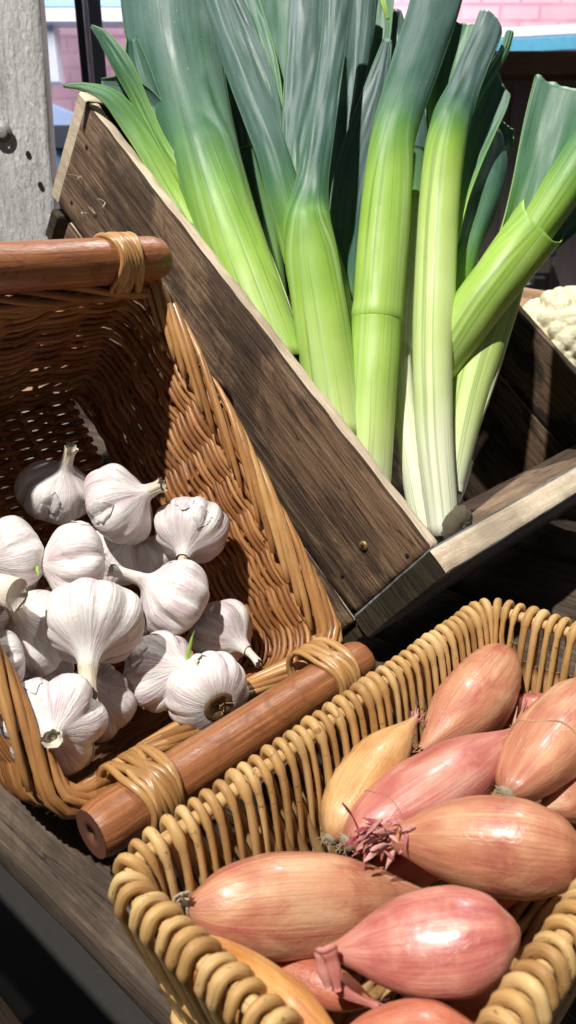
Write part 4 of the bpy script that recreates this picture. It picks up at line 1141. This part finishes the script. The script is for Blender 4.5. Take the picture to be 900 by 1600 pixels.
def mat_brick():
    t = NT('brick'); b = t.add('ShaderNodeTexBrick'); b.inputs['Scale'].default_value = 1.0
    b.inputs['Brick Width'].default_value = .145; b.inputs['Row Height'].default_value = .05; b.inputs['Mortar Size'].default_value = .006
    b.inputs['Color1'].default_value = (.78, .48, .53, 1); b.inputs['Color2'].default_value = (.72, .40, .46, 1); b.inputs['Mortar'].default_value = (.62, .30, .38, 1)
    t.l(t.uv(1, 1), b.inputs['Vector']); n = t.noise(t.uv(6, 6), 1, 3)
    c = t.mix(t.ramp(n, [(.4, 0.0), (.7, .6)]), b.outputs['Color'], (.8, .56, .62))
    return t.out(c, .8, .2)
M['brick'] = mat_brick()
def mat_panel():
    t = NT('panel_wall'); n = t.noise(t.uv(30, 4), 1, 4)
    c = t.ramp(n, [(.35, (.17, .14, .14)), (.65, (.24, .20, .195))]); return t.out(c, .7, .3)
M['panel'] = mat_panel()

# window on the left
win = bpy.data.objects.new('window', None); col.objects.link(win); a = wray(200, 270, 1.35); win.location = (a.x, 1.35, a.z)
tag(win, 'glazed window with dark mullions between the post and the leeks', 'window')
wbox('mullion', 139, -60, 150.5, 900, 1.34, .006, M['frame_dark'], win)
wbox('mullion', 151, -60, 158, 900, 1.36, .006, M['white_paint'], win)
wbox('mullion', 158.3, -60, 177, 900, 1.345, .006, M['frame_grey'], win)
wbox('pane', 20, -60, 139, 600, 1.37, .004, M['glass'], win)
wbox('pane', 178, -60, 330, 600, 1.37, .004, M['glass'], win)
# interior panelling, right, with beam
wall = bpy.data.objects.new('panelled_wall', None); col.objects.link(wall); a = wray(600, 800, 1.5); wall.location = (a.x, 1.5, 0)
tag(wall, 'dark brown panelled wall behind the leeks on the right', 'wall')
xs_ = [330, 420, 510, 600, 690, 748, 790, 838, 884, 940, 1010, 1100]
for i in range(len(xs_) - 1):
    wbox('panel', xs_[i] + 1, 112, xs_[i + 1] - 1, 1500, 1.45 + (.012 if i % 2 else 0), .02, M['panel'], wall)
wbox('backing', 325, 100, 1200, 1560, 1.49, .02, M['frame_dark'], wall)
wbox('backing', -1500, 372, 325, 1560, 1.49, .02, M['frame_dark'], wall)  # unseen wall below the left window, added to block pink bounce from the brick
bm_ = wbox('window_beam', 560, 79, 1150, 116, 1.38, .07, M['beam'])
# re-uv with grain along x is fine
tag(bm_, 'brown timber beam with a knot running along the window sill', 'beam')
# bracket and blue box fixed on the panelled wall
brk = bpy.data.objects.new('wall_bracket', None); col.objects.link(brk); a = wray(845, 440, 1.40); brk.location = tuple(a)
tag(brk, 'white metal bracket fixed to the dark wall above the cauliflower', 'bracket')
wbox('arm', 828, 404, 862, 412, 1.42, .02, M['white_paint'], brk)
wbox('upright', 845, 412, 858, 446, 1.42, .02, M['white_paint'], brk)
wbox('hook', 850, 432, 876, 436, 1.41, .015, M['white_paint'], brk)
bx_ = bpy.data.objects.new('blue_carton', None); col.objects.link(bx_); a = wray(870, 385, 1.38); bx_.location = tuple(a)
tag(bx_, 'small dark blue printed carton on the white bracket', 'carton')
M['navy'] = flat('navy_card', (.02, .05, .14), .5)
wbox('carton_body', 846, 366, 889, 401, 1.36, .05, M['navy'], bx_)
for k, (x0, y0, x1, y1) in enumerate(((850, 380, 858, 396), (862, 384, 868, 397), (880, 368, 888, 374))):
    wbox('print_patch', x0, y0, x1, y1, 1.357, .002, M['pale_blue'], bx_)
# outside
bld = bpy.data.objects.new('brick_building', None); col.objects.link(bld); a = wray(450, 0, 3.2); bld.location = (a.x, 3.2, 0)
tag(bld, 'sunlit pink brick building outside the window', 'building')
wbox('brick_wall', -500, -900, 1500, 620, 3.2, .1, M['brick'], bld)
gut = wbox('rail', 560, 36, 1300, 52, 2.6, .08, M['white_paint'])
o = gut
tag(gut, 'thick white painted rail outside the right window', 'rail')
g2 = wbox('rail', 560, 53, 1300, 76, 2.5, .06, M['blue_paint'])
tag(g2, 'blue painted rail right above the timber beam', 'rail')
for o_ in (gut, g2): o_.rotation_euler = (0, math.radians(-2.5), 0)
pch = bpy.data.objects.new('porch', None); col.objects.link(pch); a = wray(100, 270, 2.8); pch.location = tuple(a)
tag(pch, 'white porch outside, with an upright and slanting fascia, left of the mullion', 'porch')
o_ = wbox('fascia', 40, 12, 240, 34, 2.8, .1, M['white_paint'], pch); 
wbox('upright', 63, 30, 87, 128, 2.85, .08, M['white_paint'], pch)
wbox('soffit', 40, -30, 240, 11, 2.95, .1, M['pale_blue'], pch)
cr_ = bpy.data.objects.new('parked_car', None); col.objects.link(cr_); a = wray(100, 280, 2.4); cr_.location = tuple(a)
tag(cr_, 'blurred pale blue car outside the window, low behind the post', 'car')
def carbody():
    mb = MB(); a = wray(40, 150, 2.5); b = wray(150, 330, 2.5)
    prof = [(0, 0), (.02, .45), (.12, .5), (.3, .95), (.62, 1), (.82, .5), (.98, .42), (1, 0)]
    wx = (b.x - a.x) * 2.2; hz = a.z - b.z; n = len(prof)
    for y in (2.5, 3.0):
        for (u, v) in prof: mb.v.append(Vector((a.x - .2 + wx * u, y, b.z + hz * v))); mb.uv.append((u, v)); mb.rnd.append(0); mb.tt.append(0)
    mb.face(tuple(range(n))[::-1]); mb.face(tuple(range(n, 2 * n)))
    for i in range(n): mb.face((i, (i + 1) % n, n + (i + 1) % n, n + i))
    mb.build('body', M['pale_blue'], cr_, smooth=False, bevel=.02)
carbody()
wbox('window', 82, 195, 125, 232, 2.485, .02, M['frame_grey'], cr_)
# room floor, outside ground, side walls kept out of view
M['floor'] = flat('shop_floor', (.05, .045, .04), .8)
mb = MB(); ebox(mb, (0, .5, -.05), 8, 5.0, .1); tag(mb.build('floor', M['floor'], smooth=False), kind='structure')
M['outside'] = flat('pavement', (.4, .4, .42), .8)
mb = MB(); ebox(mb, (0, 8.0, -.06), 16, 9.9, .1); tag(mb.build('pavement', M['outside'], smooth=False), kind='structure')

# second crate with cauliflower, back right
def rbox(name, px, py, d, sx, sy, sz, mat, parent): pass
vc = empty('produce_crate', at(930, 540, 1.0), 'pale new wood crate behind on the right, holding the cauliflower', 'crate')
mb = MB(); pA = at(805, 447, 1.06); pB = at(1010, 480, 1.0)
ax_ = (pB - pA).normalized(); az_ = UP - ax_ * UP.dot(ax_); az_.normalize()
board(mb, pA + az_ * 0, ax_, -az_, ax_.cross(az_).normalized(), .28, .022, .016, 20, 3, seed=81); mb.build('end_board', [M['new_wood'], M['new_wood']], vc)
mb = MB(); board(mb, at(800, 462, 1.02), ax_, -az_, ax_.cross(az_).normalized(), .28, .212, .012, 20, 3, seed=82); mb.build('end_board', [M['new_wood'], M['new_wood']], vc)
mb = MB(); tube(mb, [at(806, 484, 1.0), at(835, 470, .99)], .008, 10); mb.build('corner_batten', M['new_wood'], vc)
mb = MB(); board(mb, at(800, 462, 1.02) - az_ * .132 - V(0, 0, 0), ax_, V(0, .36, -.93).normalized(), UP, .28, .17, .01, 20, 3, seed=83); mb.build('floor_board', [M['new_wood'], M['new_wood']], vc)
fb_ = ax_.cross(UP).normalized(); fb_ = fb_ if fb_.z < 0 else -fb_
f0_ = at(800, 462, 1.02) + az_ * -.135
for q_ in (0.012, .27): 
    mb = MB(); board(mb, f0_ + ax_ * q_ + fb_ * .004, fb_, -UP, ax_, .17, .078, .011, 16, 3, seed=84 + q_); mb.build('side_board', [M['new_wood'], M['new_wood']], vc)
mb = MB(); board(mb, f0_ + fb_ * .176, ax_, -UP, fb_, .285, .078, .011, 16, 3, seed=86); mb.build('end_board', [M['new_wood'], M['new_wood']], vc)
# cauliflower
def mat_cauli():
    t = NT('cauliflower_curd'); n = t.noise(t.add('ShaderNodeTexCoord').outputs['Object'], 260, 5, .6)
    c = t.ramp(n, [(.3, (.66, .60, .37)), (.6, (.80, .75, .52))]); t.bump(n, .6, .003); return t.out(c, .6, .3, Subsurface_Weight=.1, Subsurface_Scale=.004)
M['curd'] = mat_cauli()
cc = at(885, 545, .93); Rc = .077
cauli = empty('cauliflower', cc - UP * Rc * .8, 'cream cauliflower head behind the right side of the leek crate', 'cauliflower')
mb = MB(); rows = []; uvs = []; rg = random.Random(2)
cent = []
for i in range(240):
    z = rg.uniform(-.4, 1); a = rg.random() * 6.283; q = math.sqrt(max(0, 1 - z * z)); cent.append((Vector((q * math.cos(a), q * math.sin(a), z)), rg.uniform(.09, .17)))
S2 = 220; R2 = 110
for i in range(R2):
    ph = math.pi * .72 * i / (R2 - 1); row = []
    for j in range(S2):
        th = math.tau * j / S2; d = Vector((math.sin(ph) * math.cos(th), math.sin(ph) * math.sin(th), math.cos(ph)))
        b_ = 0
        for cdir, cr0 in cent:
            dd = (d - cdir).length
            if dd < cr0: b_ = max(b_, math.sqrt(cr0 * cr0 - dd * dd))
        b2 = abs(noise.noise(d * 30)) * .03
        k = .88 + b_ * .9 - b2
        # local z = UP
        row.append(cc + (V(1, 0, 0) * d.x + V(0, -SP, CP) * d.y + UP * d.z) * Rc * k)
    rows.append(row)
mb.grid(rows, True); mb.build('curd', M['curd'], cauli)
def cleaf(px, py, ang):
    mb = MB()
    leaf(mb, [(px, py, .90), (px + 8, py + 40, .90), (px + 10, py + 90, .92)], [10, 60, 40], 80, (-.4, 0, 1), t0=[.6, .5, .4]); mb.build('leaf', M['leek'], cauli, solid=.001)
cleaf(1010, 470, 0)

# ================================================================= CAMERA, LIGHT
cam = bpy.data.cameras.new('Camera'); co = bpy.data.objects.new('Camera', cam); col.objects.link(co)
co.location = (0, 0, CAMH); co.rotation_euler = (math.radians(90) - PITCH, 0, 0)
cam.sensor_fit = 'VERTICAL'; cam.sensor_height = 36; cam.lens = 36 * F / 1600
cam.clip_start = .01; cam.clip_end = 200
cam.dof.use_dof = True; cam.dof.focus_distance = .47; cam.dof.aperture_fstop = 13
scene.camera = co

world = bpy.data.worlds.new('World'); scene.world = world; world.use_nodes = True
wn = world.node_tree.nodes; bg = wn['Background']; bg.inputs[0].default_value = (.72, .82, 1.0, 1); bg.inputs[1].default_value = .085

def lamp(name, ty, loc, target, energy, color=(1, 1, 1), size=.05, **kw):
    l = bpy.data.lights.new(name, ty); l.energy = energy; l.color = color
    if ty == 'AREA': l.shape = 'RECTANGLE'; l.size = size; l.size_y = kw.get('size_y', size)
    elif ty == 'SPOT': l.shadow_soft_size = size; l.spot_size = kw.get('spot', 1.2); l.spot_blend = .6
    o = bpy.data.objects.new(name, l); col.objects.link(o); o.location = loc
    o.rotation_euler = (Vector(target) - Vector(loc)).to_track_quat('-Z', 'Y').to_euler()
    return o
tgt = W(V(0, .02, .5))
KEY = Vector((-.32, -.38, 1.0)).normalized()
lamp('spot_key', 'SPOT', tgt + KEY * 3.4, tgt, 760, (1.0, .97, .93), .032, spot=.6)
K2 = Vector((.25, .62, 1.0)).normalized()
lamp('spot_second', 'SPOT', tgt + K2 * 2.4, tgt, 110, (1.0, .97, .94), .03, spot=.9)
lamp('window_light', 'AREA', (-1.2, 1.3, 1.9), (0, .4, 1.0), 3, (.8, .88, 1.0), .9)
lamp('outdoor_light', 'AREA', (0, 2.15, 2.6), (0, 2.15 + .97, 2.6 - .25), 62, (1, .98, 1.0), 2.5, size_y=1.2)

scene.view_settings.view_transform = 'Standard'; scene.view_settings.look = 'None'; scene.view_settings.exposure = 0; scene.view_settings.gamma = 1
scene.cycles.max_bounces = 6
scene.cycles.use_denoising = True
